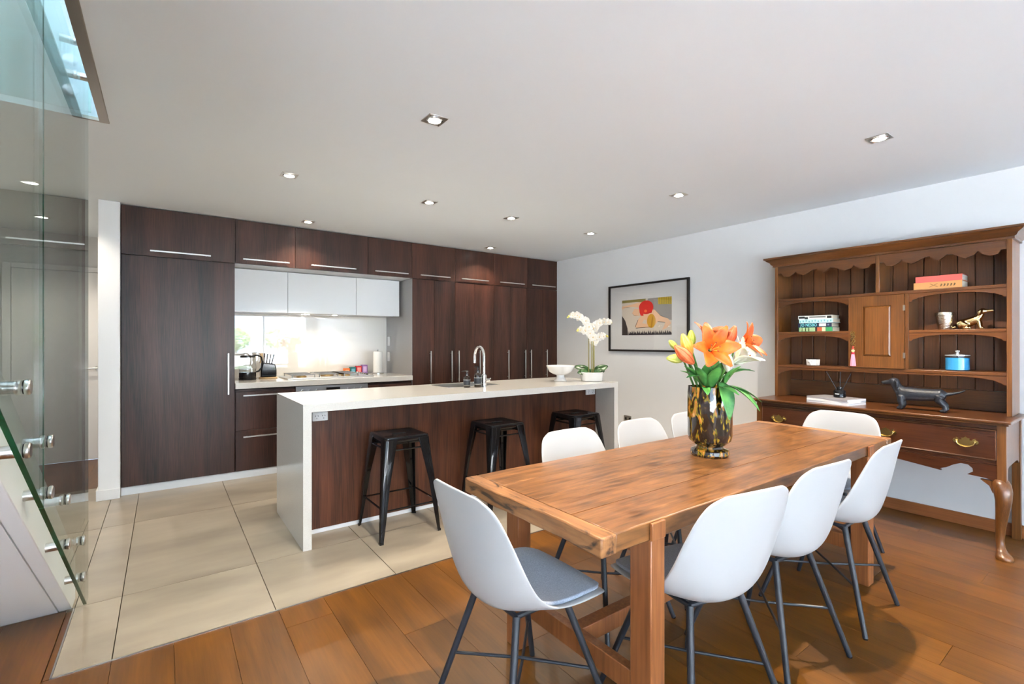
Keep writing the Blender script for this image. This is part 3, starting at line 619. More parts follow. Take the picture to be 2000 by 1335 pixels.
for a, ln, u, wid, dp in ((2.35, .17, .75, .052, .05), (2.9, .14, .35, .048, .05), (-.65, .17, .75, .048, .04), (-.2, .15, .45, .045, .06), (-2.2, .11, .5, .05, .05), (-1.2, .11, .8, .04, .04), (1.0, .13, .6, .045, .05)):
    obj('leaf', M().grid(leaf_rows((ox + .015 * cos(a), oy + .015 * sin(a), .972), (cos(a), sin(a), u), (-_fw * .75 + Vector((-u * cos(a) * .5, -u * sin(a) * .5, .7))), ln, wid, (.0, dp), .25)), lg, oc, solid=.003)
def orchid_flower(c, f, s):
    f = Vector(f).normalized(); r = f.cross(Vector((0, 0, 1))).normalized(); u = r.cross(f).normalized(); c = Vector(c)
    e = obj('flower_lip', M().ball(tuple(c + f * .006), (.006 * s, .006 * s, .008 * s), 8, 6), lipm, oc)
    for k in range(5):
        a = pi / 2 + k * 2 * pi / 5; d = r * cos(a) + u * sin(a); w = .030 if k in (1, 4) else .019
        obj('petal', M().grid(leaf_rows(c, d + f * .18, f, .046 * s, w * s, (.0, .018), .12, 6, 5, lambda t: (sin(pi * (t * .85 + .1)) ** .6))), pet, e)
# two arching spikes at the back, two lower ones in front: (foot, reach along photo right / towards camera, height of bend, rise)
orr = random.Random(5)
for (sx, sy), (ra, rc), zb, rise in (((ox - .03, oy + .01), (-.20, .02), 1.50, .11), ((ox + .01, oy - .01), (.17, .0), 1.49, .06), ((ox - .02, oy - .02), (-.14, .04), 1.40, .07), ((ox + .03, oy - .005), (.12, .03), 1.36, .05)):
    fo = Vector((sx, sy, .968)); ex = _rt * ra - _fw * rc
    ph = [fo, fo + Vector((0, 0, .2)), Vector((sx, sy, zb - .06))]
    arch = lambda t: Vector((sx, sy, zb - .06)) + ex * t + Vector((0, 0, rise * 3.2 * t * (1 - .72 * t)))
    ph += [arch(t) for t in (.15, .35, .55, .75, 1.)]
    obj('stem', M().tube(ph, [.0046, .0044, .004, .0036, .003, .0026, .002, .0016], 8), stem_m, oc)
    for j, t in enumerate((.02, .22, .42, .62, .8)):
        q = arch(t) + Vector((0, 0, -.012)) - _fw * .014 + _rt * orr.uniform(-.012, .012)
        orchid_flower(q, -_fw + _rt * (orr.uniform(-.5, .5)) + Vector((0, 0, orr.uniform(-.35, .1))), 1.1 - .35 * t)
    q = arch(1.0); obj('bud', M().ball(tuple(q), (.009, .009, .012), 10, 6).ball(tuple(arch(1.07)), (.007, .007, .009), 8, 6), yel, oc)

# ================================================================== STOOLS
def make_stool():
    t = thing('bar_stool', '', 'stool')
    h = .66; a = .155
    rows = []
    def sq(w, z, r, n=5):
        out = []
        for cx, cy, a0 in ((1, 1, 0), (-1, 1, pi / 2), (-1, -1, pi), (1, -1, 1.5 * pi)):
            for k in range(n): q = a0 + k * pi / 2 / (n - 1); out.append(((w - r) * cx + r * cos(q), (w - r) * cy + r * sin(q), z))
        return out
    rings = [sq(.150, h - .05, .03), sq(.158, h - .012, .03), sq(.156, h - .003, .03), sq(.148, h, .028), sq(.135, h - .001, .024), sq(.128, h - .004, .02)]
    n = len(rings[0]); m = M().add([p for r in rings for p in r], [(i * n + j, i * n + (j + 1) % n, (i + 1) * n + (j + 1) % n, (i + 1) * n + j) for i in range(len(rings) - 1) for j in range(n)] + [tuple(range((len(rings) - 1) * n, len(rings) * n))])
    obj('seat', m, black_metal, t, local=True, solid=.0025)
    obj('grip_slot', M().prism([(-.045, -.011), (.045, -.011), (.052, 0), (.045, .011), (-.045, .011), (-.052, 0)], 2, h - .0045, h - .0032), mat('slot_black', (.001, .001, .001), .9), t, local=True)
    for sx in (-1, 1):
        for sy in (-1, 1):
            R = []
            for z, c, w, q in ((h - .016, .158, .084, .02), (h - .06, .162, .078, .02), (.35, .188, .05, .014), (.12, .206, .034, .011), (.012, .214, .024, .009)):
                # folded angle section, outer corner rounded
                out = [(c, c - w), (c, c - q), (c - q * .3, c - q * .3), (c - q, c), (c - w, c), (c - w, c - .006), (c - q - .004, c - .007), (c - .007, c - q - .004), (c - .006, c - w)]
                R.append([(x * sx, y * sy, z) for x, y in out])
            n2 = len(R[0]); m = M().add([p for r in R for p in r], [(i * n2 + j, i * n2 + (j + 1) % n2, (i + 1) * n2 + (j + 1) % n2, (i + 1) * n2 + j) for i in range(len(R) - 1) for j in range(n2)] + [tuple(range(n2)), tuple(range((len(R) - 1) * n2, len(R) * n2))])
            leg = obj('leg', m, black_metal, t, local=True, bevel=.002)
            o = obj('foot_cap', M().prism([(.190 * sx, .213 * sy), (.215 * sx, .213 * sy), (.215 * sx, .188 * sy), (.203 * sx, .198 * sy)], 2, 0, .014), black_plastic, leg, local=True)
    for z, c in ((.20, .196), (.575, .160)):
        for s in (-1, 1):
            d = .022 if z < .3 else .03
            obj('stretcher', M().tube([(-c + d, s * (c - .008), z), (c - d, s * (c - .008), z)], .006, 8), black_metal, t, local=True)
            obj('stretcher', M().tube([(s * (c - .008), -c + d, z + .012), (s * (c - .008), c - d, z + .012)], .006, 8), black_metal, t, local=True)
    return t
s0 = make_stool()
for i, (x, y, lab) in enumerate(((1.315, 3.13, 'black metal bar stool nearest the island\'s left waterfall end'), (2.13, 3.115, 'black metal bar stool in the middle of the island front'), (2.965, 3.10, 'black metal bar stool at the far right end of the island'))):
    s = s0 if i == 0 else dup(s0)
    s.location = (x, y, 0); s['label'] = lab; s['group'] = 'bar stools at the island'

# ================================================================== DINING TABLE
TX0, TX1, TY0, TY1, TZ = .98, 3.345, .92, 1.665, .74
tb = thing('dining_table', 'long rustic solid timber dining table with worn thick top', 'table', ((TX0 + TX1) / 2, (TY0 + TY1) / 2, 0))
def slabm(x0, x1, y0, y1, z0, z1, nx, ny, amp, seed, ax=0, edges=()):
    """board with slightly worn, uneven edges"""
    rr = random.Random(seed); m = M(); ph = [rr.uniform(0, 6.28) for _ in range(8)]
    def wob(t, k): return amp * (.5 * sin(t * 3.1 + ph[k]) + .3 * sin(t * 8.3 + ph[k + 1]) + .2 * sin(t * 21 + ph[k + 2]))
    ring = []
    for i in range(nx + 1):
        x = x0 + (x1 - x0) * i / nx
        a = y0 + (wob(x, 0) if 'y0' in edges else 0); b = y1 + (wob(x, 3) if 'y1' in edges else 0)
        dz = (.003 * sin(x * 5 + ph[6]) if 'z' in edges else 0)
        row = []
        for j in range(ny + 1):
            y = a + (b - a) * j / ny; sh = 0
            if 'x0' in edges and i == 0: sh = wob(y * 3, 1)
            if 'x1' in edges and i == nx: sh = wob(y * 3, 4)
            row.append((x + sh, y, z1))
        ring.append(row + [(p[0], p[1], z0 + dz) for p in reversed(row)])
    k = len(ring[0])
    m.add([p for r in ring for p in r], [(i * k + j, i * k + (j + 1) % k, (i + 1) * k + (j + 1) % k, (i + 1) * k + j) for i in range(nx) for j in range(k)] + [tuple(range(k)), tuple(range(nx * k, (nx + 1) * k))])
    return m
yb_ = [TY0, 1.11, 1.30, 1.49, TY1]
for k in range(4):
    obj('board', slabm(TX0 + .062, TX1 - .062, yb_[k] + (.0004 if k else 0), yb_[k + 1] - (.0004 if k < 3 else 0), TZ - .055, TZ, 40, 2, .006, k, edges=(['y0', 'z'] if k == 0 else ['y1', 'z'] if k == 3 else [])), table_wood, tb, bevel=.004 if k in (0, 3) else .0006)
obj('end_board', slabm(TX0, TX0 + .061, TY0 - .002, TY1 + .002, TZ - .057, TZ + .0008, 3, 24, .007, 11, edges=('x0',)), table_wood_y, tb, bevel=.006)
obj('end_board', slabm(TX1 - .061, TX1, TY0 - .002, TY1 + .002, TZ - .057, TZ + .0008, 3, 24, .007, 12, edges=('x1',)), table_wood_y, tb, bevel=.006)
LX = [(1.19, 1.258), (2.985, 3.062)]
for x0, x1 in LX:
    for y0, y1 in ((TY0 - .004, TY0 + .078), (TY1 - .078, TY1 + .004)):
        obj('leg', M().box(x0, x1, y0, y1, 0, TZ - .056), table_leg_m, tb, bevel=.004)
        ys = y0 if y0 < 1.2 else y1
        obj('through_tenon', M().box(x0 - .001, x1 - .004, ys - .006 if y0 < 1.2 else ys - .004, ys + .004 if y0 < 1.2 else ys + .006, TZ - .056, TZ - .003), table_leg_m, tb, bevel=.002)
    obj('stretcher', M().box(x0 + .015, x1 - .015, TY0 + .079, TY1 - .079, .16, .235), table_leg_m, tb, bevel=.003)
    obj('rail', M().box(x0 + .012, x1 - .012, TY0 + .079, TY1 - .079, TZ - .12, TZ - .058), table_leg_m, tb, bevel=.003)
obj('stretcher', M().box(LX[0][1] - .014, LX[1][0] + .014, 1.265, 1.32, .165, .23), table_leg_m, tb, bevel=.003)

# ================================================================== CHAIRS
def lerp_prof(P, t):
    k = t * (len(P) - 1); i = min(int(k), len(P) - 2); f = k - i
    g = lambda j: Vector(P[max(0, min(len(P) - 1, j))])
    p0, p1, p2, p3 = g(i - 1), g(i), g(i + 1), g(i + 2)
    return .5 * ((2 * p1) + (p2 - p0) * f + (2 * p0 - 5 * p1 + 4 * p2 - p3) * f * f + (3 * p1 - p0 - 3 * p2 + p3) * f ** 3)
CEN = [(0, .225, .436), (0, .16, .452), (0, .05, .444), (0, -.06, .436), (0, -.14, .440), (0, -.19, .475), (0, -.215, .55), (0, -.235, .64), (0, -.250, .73), (0, -.261, .79), (0, -.269, .832)]
EDG = [(.188, .214, .438), (.217, .14, .457), (.226, .045, .466), (.231, -.045, .486), (.234, -.108, .532), (.233, -.150, .595), (.229, -.180, .658), (.219, -.206, .718), (.203, -.228, .770), (.178, -.247, .807), (.128, -.264, .829)]
def shell_pt(t, s):
    c = lerp_prof(CEN, t); e = lerp_prof(EDG, t); k = abs(s) ** 2.3
    return Vector((e.x * s, c.y + (e.y - c.y) * k, c.z + (e.z - c.z) * k))
def make_chair():
    t = thing('dining_chair', '', 'chair')
    NT, NS = 30, 18
    rows = [[tuple(shell_pt(i / NT, -1 + 2 * j / NS)) for j in range(NS + 1)] for i in range(NT + 1)]
    obj('shell', M().grid(rows), white_plastic, t, local=True, solid=.009, sub=1, solid_off=0, sharp=80, bevel=0)
    pad = []; NT2 = 14
    for i in range(NT2 + 1):
        tt = .032 + .373 * i / NT2; row = []
        for j in range(15):
            s = -.9 + 1.8 * j / 14
            if i < 2 or i > NT2 - 2: s *= (.93 if i in (0, NT2) else .985)
            p = shell_pt(tt, s); row.append(tuple(p + Vector((0, .002, .0055))))
        pad.append(row)
    obj('seat_pad', M().grid(pad), fabric, t, local=True, solid=.013, solid_off=1, bevel=.005, seg=3, sharp=80)
    f = .2225
    for sx in (-1, 1):
        for sy in (-1, 1):
            leg = obj('leg', M().tube([(.115 * sx, .10 * sy - .01, .428), (f * sx, f * sy, .004)], [.0125, .0105], 14), black_matt, t, local=True)
            obj('glide', M().cyl((f * sx, f * sy, 0), (f * sx, f * sy, .006), .0095, n=12), black_plastic, leg, local=True)
    def at(sx, sy, z):
        k = (.428 - z) / .424; return Vector((.115 * sx + (f - .115) * sx * k, .10 * sy - .01 + (f * sy - .10 * sy + .01) * k, z))
    for s in (-1, 1): obj('cross_stretcher', M().tube([at(-1, -s, .19), (0, 0, .19 + .006 * s), at(1, s, .19)], .0055, 8), black_matt, t, local=True)
    obj('seat_frame', M().tube([(-.115, .09, .428), (.115, .09, .428)], .009, 8).tube([(-.115, -.11, .428), (.115, -.11, .428)], .009, 8).tube([(-.115, .09, .428), (-.115, -.11, .428)], .009, 8).tube([(.115, .09, .428), (.115, -.11, .428)], .009, 8), black_matt, t, local=True)
    return t
ch0 = make_chair()
CH = [(1.515, 1.0, -10, 'white shell dining chair on the near side beside the front table leg'), (2.06, 1.0, -5, 'middle white shell dining chair on the near side of the table'), (2.67, .99, 1, 'white shell dining chair on the near side closest to the dresser'),
      (1.0, 1.31, -90, 'white shell dining chair with grey pad at the left head of the table'),
      (1.70, 1.575, 180, 'white shell dining chair on the island side closest to the middle stool'), (2.25, 1.575, 180, 'white shell dining chair on the island side second from the left, by the island end'), (2.745, 1.575, 180, 'white shell dining chair on the island side behind the flower vase'),
      (3.315, 1.23, 92, 'white shell dining chair at the far head of the table before the dresser')]
for i, (x, y, r, lab) in enumerate(CH):
    c = ch0 if i == 0 else dup(ch0)
    c.location = (x, y, 0); c.rotation_euler = (0, 0, radians(r)); c['label'] = lab; c['group'] = 'white dining chairs'

# ================================================================== VASE AND LILIES
def vase_mat():
    m = bpy.data.materials.new('tortoiseshell_glass'); m.use_nodes = True; n = m.node_tree.nodes; L = m.node_tree.links; b = n['Principled BSDF']
    tc = n.new('ShaderNodeTexCoord'); mp = n.new('ShaderNodeMapping'); mp.inputs['Scale'].default_value = (34, 34, 13); L.new(tc.outputs['Object'], mp.inputs[0])
    no = n.new('ShaderNodeTexNoise'); no.inputs['Scale'].default_value = 1; no.inputs['Detail'].default_value = 4; no.inputs['Distortion'].default_value = 1.2; L.new(mp.outputs[0], no.inputs['Vector'])
    cr = n.new('ShaderNodeValToRGB'); cr.color_ramp.elements[0].position = .46; cr.color_ramp.elements[0].color = (*srgb(26, 18, 12), 1)
    cr.color_ramp.elements[1].position = .72; cr.color_ramp.elements[1].color = (*srgb(206, 160, 84), 1)
    for p, c in ((.51, srgb(60, 36, 14)), (.565, srgb(132, 124, 30)), (.62, srgb(168, 100, 36))): e = cr.color_ramp.elements.new(p); e.color = (*c, 1)
    L.new(no.outputs['Fac'], cr.inputs[0]); L.new(cr.outputs[0], b.inputs['Base Color'])
    b.inputs['Roughness'].default_value = .06; b.inputs['Coat Weight'].default_value = .8; b.inputs['Coat Roughness'].default_value = .02
    b.inputs['Transmission Weight'].default_value = .25; return m
vx, vy = 2.135, 1.30
single('glass_vase', M().lathe([(0, .7415), (.084, .7415), (.090, .752), (.086, .768), (.064, .778), (.060, .786), (.075, .797), (.096, .815), (.102, .84), (.102, 1.04), (.099, 1.072), (.094, 1.072), (.096, 1.03), (.096, .85), (.085, .82), (0, .81)], (vx, vy, 0), 48), vase_mat(), 'tortoiseshell glass vase holding lilies on the dining table', 'vase')
tcam = -_fw; UPV = Vector((0, 0, 1))
lil_or = mat('lily_orange', srgb(204, 66, 6), .5, col2=srgb(222, 98, 22), vscale=(25,) * 3)
lil_pk = mat('lily_salmon', srgb(210, 86, 44), .5, col2=srgb(226, 130, 84), vscale=(25,) * 3)
lil_wh = mat('lily_white', srgb(214, 212, 202), .5, col2=srgb(200, 204, 172), vscale=(25,) * 3)
lil_gr = mat('lily_bud_green', srgb(150, 170, 60), .5, col2=srgb(196, 200, 110), vscale=(25,) * 3)
lil_yl = mat('lily_bud_yellow', srgb(230, 170, 60), .5, col2=srgb(244, 200, 110), vscale=(25,) * 3)
lil_st = mat('lily_stem', srgb(58, 104, 40), .5); lil_lf = mat('lily_leaf', srgb(40, 96, 48), .38, col2=srgb(88, 150, 70), vscale=(14,) * 3, rnd=.12)
anther = mat('lily_anther', srgb(120, 50, 20), .7)
def W3(a, b, c): return Vector((vx, vy, 1.07)) + _rt * a + UPV * b + tcam * c
def D3(a, b, c): return (_rt * a + UPV * b + tcam * c).normalized()
def lily(label, base, dr, ln, openness, mt, leaves=(), w=.024, curl=.5):
    t = thing('lily_stem', label, 'lily', (vx, vy, .83), 'lilies in the vase')
    B = W3(*base); d = D3(*dr)
    root = Vector((vx, vy, .83)) + _rt * (base[0] * .25) + tcam * (base[2] * .25)
    lip = Vector((vx, vy, 1.075)) + _rt * max(-.075, min(.075, base[0] * .5)) + tcam * max(-.07, min(.07, base[2] * .5))
    mid = (lip + B) / 2 + UPV * .01
    obj('stem', M().tube([root, lip, mid, B - d * .015, B], [.005, .005, .0045, .004, .006], 8), lil_st, t)
    s = d.cross(UPV if abs(d.z) < .9 else _rt).normalized(); u = s.cross(d).normalized()
    for k in range(6):
        a = k * pi / 3 + (.25 if openness < .3 else 0); rad = s * cos(a) + u * sin(a)
        wide = w * (1.15 if k % 2 else .9)
        rows = []
        for i in range(10):
            q = i / 9
            rr = .006 + openness * ln * (q ** 1.6) * .95; ax = ln * (q - openness * curl * .55 * q ** 3)
            if openness < .3: rr = .004 + ln * .17 * sin(pi * min(1, q * .93 + .05)) ; ax = ln * q
            wd = wide * (sin(pi * (q * .9 + .07)) ** .75)
            if openness < .3: wd = min(wd, rr * .75 + .001)
            c = B + d * ax + rad * rr; tn = d.cross(rad).normalized(); nn = rad if openness < .3 else (rad * .5 - d * .6)
            rows.append([tuple(c + tn * (wd * e) - nn * (.22 * wd * e * e)) for e in (-1, -.5, 0, .5, 1)])
        obj('petal', M().grid(rows), mt, t, solid=.0016, sharp=80)
    if openness > .4:
        for k in range(5):
            a = k * 2 * pi / 5 + .5; rad = s * cos(a) + u * sin(a); e = B + d * ln * .62 + rad * ln * .16
            st_ = obj('stamen', M().tube([B + d * .01, B + d * ln * .35 + rad * ln * .07, e], .0012, 6), lil_gr, t)
            obj('anther', M().ball(tuple(e), (.004, .004, .004), 8, 5), anther, st_)
    for p, dd, L_, ww, dp in leaves:
        P = W3(*p); d2 = D3(*dd); up2 = (UPV - d2 * UPV.dot(d2)).normalized()
        obj('leaf', M().grid(leaf_rows(P, d2, up2, L_, ww, (0, dp), .3, 10, 5, lambda q: sin(pi * (q * .93 + .05)) ** .8)), lil_lf, t, solid=.0012, sharp=80)
lily('large open orange lily facing the camera at the front of the bunch', (-.045, .175, .10), (.0, .25, 1), .125, .85, lil_or, [((.015, .03, .085), (.12, -.5, .75), .15, .034, .10), ((-.05, .05, .05), (-.9, .3, .4), .10, .02, .03), ((-.03, .0, .05), (-.15, .9, .3), .13, .03, .02), ((.0, .0, .04), (.1, .9, .3), .14, .032, .02)], w=.033)
lily('half-open salmon lily leaning out at the left', (-.105, .115, .07), (-.75, .65, .2), .13, .28, lil_pk, [((-.06, .03, .02), (-.7, .6, .3), .12, .018, .03)], w=.03)
lily('open orange lily at the top behind the front bloom', (.0, .20, -.03), (.15, .9, .25), .12, .7, lil_pk, [((0, .05, -.03), (.3, .9, .2), .13, .02, .03)], w=.03)
lily('open orange lily at the right of the bunch', (.125, .195, .02), (.65, .35, .55), .12, .8, lil_or, [((.05, .06, .03), (.85, .5, .3), .13, .034, .05), ((.06, .01, .06), (.75, -.25, .6), .16, .036, .07), ((.04, .0, .0), (.3, .95, 0), .14, .028, .02)], w=.03)
lily('white trumpet lily pointing right below the orange one', (.075, .115, .08), (.55, .65, .5), .13, .62, lil_wh, [((.06, .06, .06), (.85, .5, .4), .10, .02, .02)], w=.03)
lily('closed white lily bud in the middle front', (.045, .075, .11), (-.2, 1, .15), .105, .18, lil_wh, [((.0, .0, .09), (.3, .5, .8), .10, .022, .08), ((.04, .02, .08), (.25, .9, .35), .11, .03, .03), ((-.05, .01, .06), (-.35, .9, .3), .12, .026, .03)])
lily('tall closed orange bud at the upper left', (-.10, .15, .03), (-.45, 1, .1), .115, .18, lil_yl, [((-.06, .02, .03), (-.5, .8, .2), .12, .026, .03), ((-.02, .0, .07), (0, .9, .4), .13, .03, .04)])
lily('tall closed orange bud at the upper right', (.085, .195, .0), (.35, 1, .1), .105, .2, lil_pk, [((.03, .03, -.05), (.3, .8, -.3), .13, .022, .03)])
lily('closed green bud sticking out furthest left', (-.13, .135, .03), (-1, .05, .1), .09, .14, lil_gr, [((-.04, .0, .05), (-.3, .3, 1), .09, .02, .05)])
lily('small green bud above the leftmost bud', (-.145, .18, -.03), (-.7, .75, 0), .06, .14, lil_gr, [])
lily('pale green upright bud behind the front bloom', (-.075, .19, -.03), (-.05, 1, 0), .085, .14, lil_gr, [((-.05, .0, -.03), (-.2, 1, -.2), .15, .02, .02)])
lily('small yellow upright bud at the centre top', (-.025, .21, .03), (.02, 1, 0), .065, .14, lil_yl, [((-.02, .0, .06), (-.1, 1, .2), .14, .022, .03)])
lily('small green bud at the far right tip', (.165, .20, -.02), (.9, .45, 0), .065, .14, lil_gr, [((.05, .02, -.03), (.7, .7, -.3), .14, .022, .04), ((.06, .0, .03), (.9, .1, .3), .15, .03, .08)])

# ================================================================== DRESSER
DX0, DXB = 4.01, 4.528               # carcass front, back
DY0, DY1 = .549, 2.015
ds = thing('dresser', 'antique brown timber dresser with open plate rack on cabriole legs', 'dresser', ((DX0 + DXB) / 2, (DY0 + DY1) / 2, 0))
obj('top', M().box(DX0 - .028, DXB, DY0 - .022, DY1 + .022, .802, .818), dres_y, ds, bevel=.005, seg=3)
obj('top_moulding', M().box(DX0 - .014, DXB, DY0 - .011, DY1 + .011, .788, .8015), dres_y, ds, bevel=.004)
for y0, y1 in ((DY0, DY0 + .042), (DY1 - .042, DY1)):
    obj('corner_post', M().box(DX0, DX0 + .045, y0, y1, .45, .788), dres_v, ds, bevel=.002)
    obj('back_leg', M().box(DXB - .045, DXB, y0, y1, 0, .788), dres_v, ds, bevel=.002)
    sp = [(DX0 + .045, .788), (DXB - .045, .788), (DXB - .045, .52), (DXB - .07, .505), (DXB - .1, .525), (DXB - .14, .535), (DX0 + .12, .53), (DX0 + .09, .52), (DX0 + .075, .48), (DX0 + .045, .46)]
    yy = y0 + .006 if y0 < 1 else y1 - .024
    obj('side_panel', M().prism([(a, b) for a, b in sp], 1, yy, yy + .018), dres_y, ds)
obj('carcass', M().box(DX0 + .03, DXB - .004, DY0 + .043, DY1 - .043, .578, .787), dres_dk, ds)
obj('frieze_rail', M().box(DX0 + .003, DX0 + .03, DY0 + .042, DY1 - .042, .762, .788), dres_dk, ds)
obj('bottom_rail', M().box(DX0 + .003, DX0 + .03, DY0 + .042, DY1 - .042, .562, .576), dres_dk, ds)
ap = [(1946, 938), (1923.7, 933), (1888.7, 925.5), (1900, 920.6), (1899, 914), (1890, 906.6), (1876, 904), (1862, 906.6), (1848, 912), (1835.5, 913.6), (1838, 917.8), (1743, 905)]
ah = []
for u, v in ap:
    p = px(u, v, 0, DX0); ah.append((p.y, p.z))
YC = (DY0 + DY1) / 2
ah = [(DY0 + .042, .452)] + ah[1:-1] + [(YC - .10, .512)]
pts = ah + [(2 * YC - a, b) for a, b in reversed(ah)] + [(DY1 - .042, .5615), (DY0 + .042, .5615)]
obj('apron', M().prism(pts, 0, DX0 + .004, DX0 + .026), dres_dk, ds)
for k, (a, b) in enumerate(((DY0 + .044, YC - .008), (YC + .008, DY1 - .044))):
    d = obj('drawer', M().box(DX0 - .001, DX0 + .03, a, b, .578, .760), dres_dk, ds, bevel=.003)
    obj('drawer_bead', M().box(DX0 - .004, DX0 + .0, a, b, .754, .760).box(DX0 - .004, DX0, a, b, .578, .584).box(DX0 - .004, DX0, a, a + .006, .584, .754).box(DX0 - .004, DX0, b - .006, b, .584, .754), dres_y, d, bevel=.0015)
    for c in ((.727, 1.131) if k == 0 else (2 * YC - 1.131, 2 * YC - .727)):
        z = .668
        half = [(0, .034), (.008, .026), (.02, .024), (.018, .014), (.03, .012), (.034, .022), (.044, .026), (.046, .016), (.056, .014), (.06, .002), (.052, -.008), (.04, -.006), (.03, -.014), (.018, -.024), (.006, -.028), (0, -.036)]
        hp = [(c + a, z + b) for a, b in half] + [(c - a, z + b) for a, b in reversed(half[1:-1])]
        pl = obj('handle_plate', M().prism(hp, 0, DX0 - .0055, DX0 - .0012), brass, d)
        obj('bail', M().tube([(DX0 - .012, c + .042 * cos(a), z + .004 - .032 * max(0, sin(a))) for a in [pi * j / 12 for j in range(13)]], [.004] * 13, 8).ball((DX0 - .01, c + .042, z + .006), .007, 8, 6).ball((DX0 - .01, c - .042, z + .006), .007, 8, 6), brass, pl)
for s, yc in ((-1, DY0 + .03), (1, DY1 - .03)):
    P = []; R = []
    for z, o, r in ((.465, 0, .034), (.44, .008, .042), (.40, .018, .042), (.34, .022, .036), (.26, .012, .029), (.17, .0, .023), (.10, -.004, .0195), (.06, .002, .020), (.04, .012, .026), (.026, .026, .036), (.012, .03, .040), (.0, .03, .036)):
        P.append((DX0 + .032 - o * 1.3, yc + s * o * .75, z)); R.append(r)
    m = M()
    rings = [[(p[0] + r * cos(2 * pi * j / 18), p[1] + r * sin(2 * pi * j / 18), p[2]) for j in range(18)] for p, r in zip(P, R)]
    m.add([q for r in rings for q in r], [(i * 18 + j, i * 18 + (j + 1) % 18, (i + 1) * 18 + (j + 1) % 18, (i + 1) * 18 + j) for i in range(len(rings) - 1) for j in range(18)] + [tuple(range(18)), tuple(range((len(rings) - 1) * 18, len(rings) * 18))])
    obj('cabriole_leg', m, dres_v, ds, sharp=60)
    obj('knee_bracket', M().prism([(yc + s * -.01, .452), (yc - s * .085, .452), (yc - s * .07, .44), (yc - s * .045, .42), (yc - s * .03, .38), (yc - s * .02, .38)], 0, DX0 + .008, DX0 + .04), dres_v, ds)
# plate rack
HX, HY0, HY1 = 4.27, .56, 1.99
hs_m = .025
for y in (HY0, HY1 - hs_m): obj('rack_side', M().box(HX, DXB, y, y + hs_m, .8185, 1.932), dres_v, ds, bevel=.002)
nb = 15; bw = (HY1 - HY0 - 2 * hs_m) / nb
for k in range(nb):
    y0 = HY0 + hs_m + k * bw
    wv = (.006 if k % 2 else -.004)
    obj('back_board', M().box(DXB - .016 - (.003 if k % 2 else 0), DXB - .004, y0 + .0015, y0 + bw - .0015, .955, 1.93), dres_back, ds, bevel=.003)
obj('back_rail', M().box(DXB - .02, DXB - .003, HY0 + hs_m, HY1 - hs_m, .8185, .953), dres_y, ds)
co = [(0, 1.93), (-.012, 1.93), (-.012, 1.944), (-.022, 1.95), (-.03, 1.966), (-.052, 1.982), (-.056, 1.99), (-.066, 1.992), (-.066, 2.006), (.0, 2.006)]
def cornice():
    m = M(); y0, y1 = HY0, HY1; rings = []
    for q in range(4):
        rings.append([])
    for o, z in co:
        rings[0].append((DXB, y0 + o, z)); rings[1].append((HX + o, y0 + o, z)); rings[2].append((HX + o, y1 - o, z)); rings[3].append((DXB, y1 - o, z))
    n = len(co); m.add([p for r in rings for p in r], [(i * n + j, i * n + (j + 1) % n, (i + 1) * n + (j + 1) % n, (i + 1) * n + j) for i in range(3) for j in range(n)] + [tuple(range(n)), tuple(range(3 * n, 4 * n))])
    return m
obj('cornice', cornice(), dres_y, ds)
obj('rack_top', M().box(HX + .002, DXB, HY0 + .001, HY1 - .001, 1.9325, 1.945), dres_y, ds)
sh = [('shelf', 1.652), ('shelf', 1.371), ('shelf', 1.092)]
ia, ib = HY0 + hs_m, HY1 - hs_m
CY0, CY1 = 1.093, 1.440               # little cupboard
obj('shelf', M().box(HX + .004, DXB - .02, ia, ib, 1.630, 1.652), dres_y, ds, bevel=.003)
obj('shelf', M().box(HX + .004, DXB - .02, ia, CY0 - .02, 1.350, 1.371), dres_y, ds, bevel=.003)
obj('shelf', M().box(HX + .004, DXB - .02, CY1 + .002, ib, 1.350, 1.371), dres_y, ds, bevel=.003)
obj('shelf', M().box(HX + .004, DXB - .02, ia, ib, 1.070, 1.092), dres_y, ds, bevel=.003)
obj('divider', M().box(HX + .004, DXB - .02, 1.245, 1.268, 1.6525, 1.9315), dres_v, ds, bevel=.002)
for y in (CY0 - .02, CY1 - .018): obj('cupboard_side', M().box(HX + .004, DXB - .02, y, y + .02, 1.0925, 1.6295), dres_v, ds, bevel=.001)
cdoor = obj('cupboard_door', M().box(HX - .008, HX + .012, CY0 + .0015, CY0 + .078, 1.0945, 1.628).box(HX - .008, HX + .012, CY1 - .098, CY1 - .02, 1.0945, 1.628).box(HX - .008, HX + .012, CY0 + .078, CY1 - .098, 1.0945, 1.18).box(HX - .008, HX + .012, CY0 + .078, CY1 - .098, 1.552, 1.628), dres_v, ds)
dm = M()
a0, a1, z0, z1 = CY0 + .078, CY1 - .098, 1.18, 1.552
for q, x in ((.0, HX - .001), (.012, HX - .007), (.014, HX - .0075)): pass
dm.add([(HX + .0, a0, z0), (HX + .0, a1, z0), (HX + .0, a1, z1), (HX + .0, a0, z1), (HX - .011, a0 + .014, z0 + .014), (HX - .011, a1 - .014, z0 + .014), (HX - .011, a1 - .014, z1 - .014), (HX - .011, a0 + .014, z1 - .014)],
       [(4, 5, 6, 7), (0, 1, 5, 4), (1, 2, 6, 5), (2, 3, 7, 6), (3, 0, 4, 7), (0, 3, 2, 1)])
obj('door_panel', dm, dres_v, cdoor)
for z in (1.19, 1.53): obj('hinge', M().box(HX - .0095, HX - .0078, CY0 - .004, CY0 + .01, z - .02, z + .02), brown_steel, cdoor)
VAL = [(0, .06), (.04, .06), (.06, .085), (.12, .092), (.17, .075), (.20, .055), (.23, .075), (.29, .092), (.34, .075), (.39, .055), (.43, .052), (.46, .07), (.5, .088)]
VAL = VAL + [(1 - a, b) for a, b in reversed(VAL[:-1])]
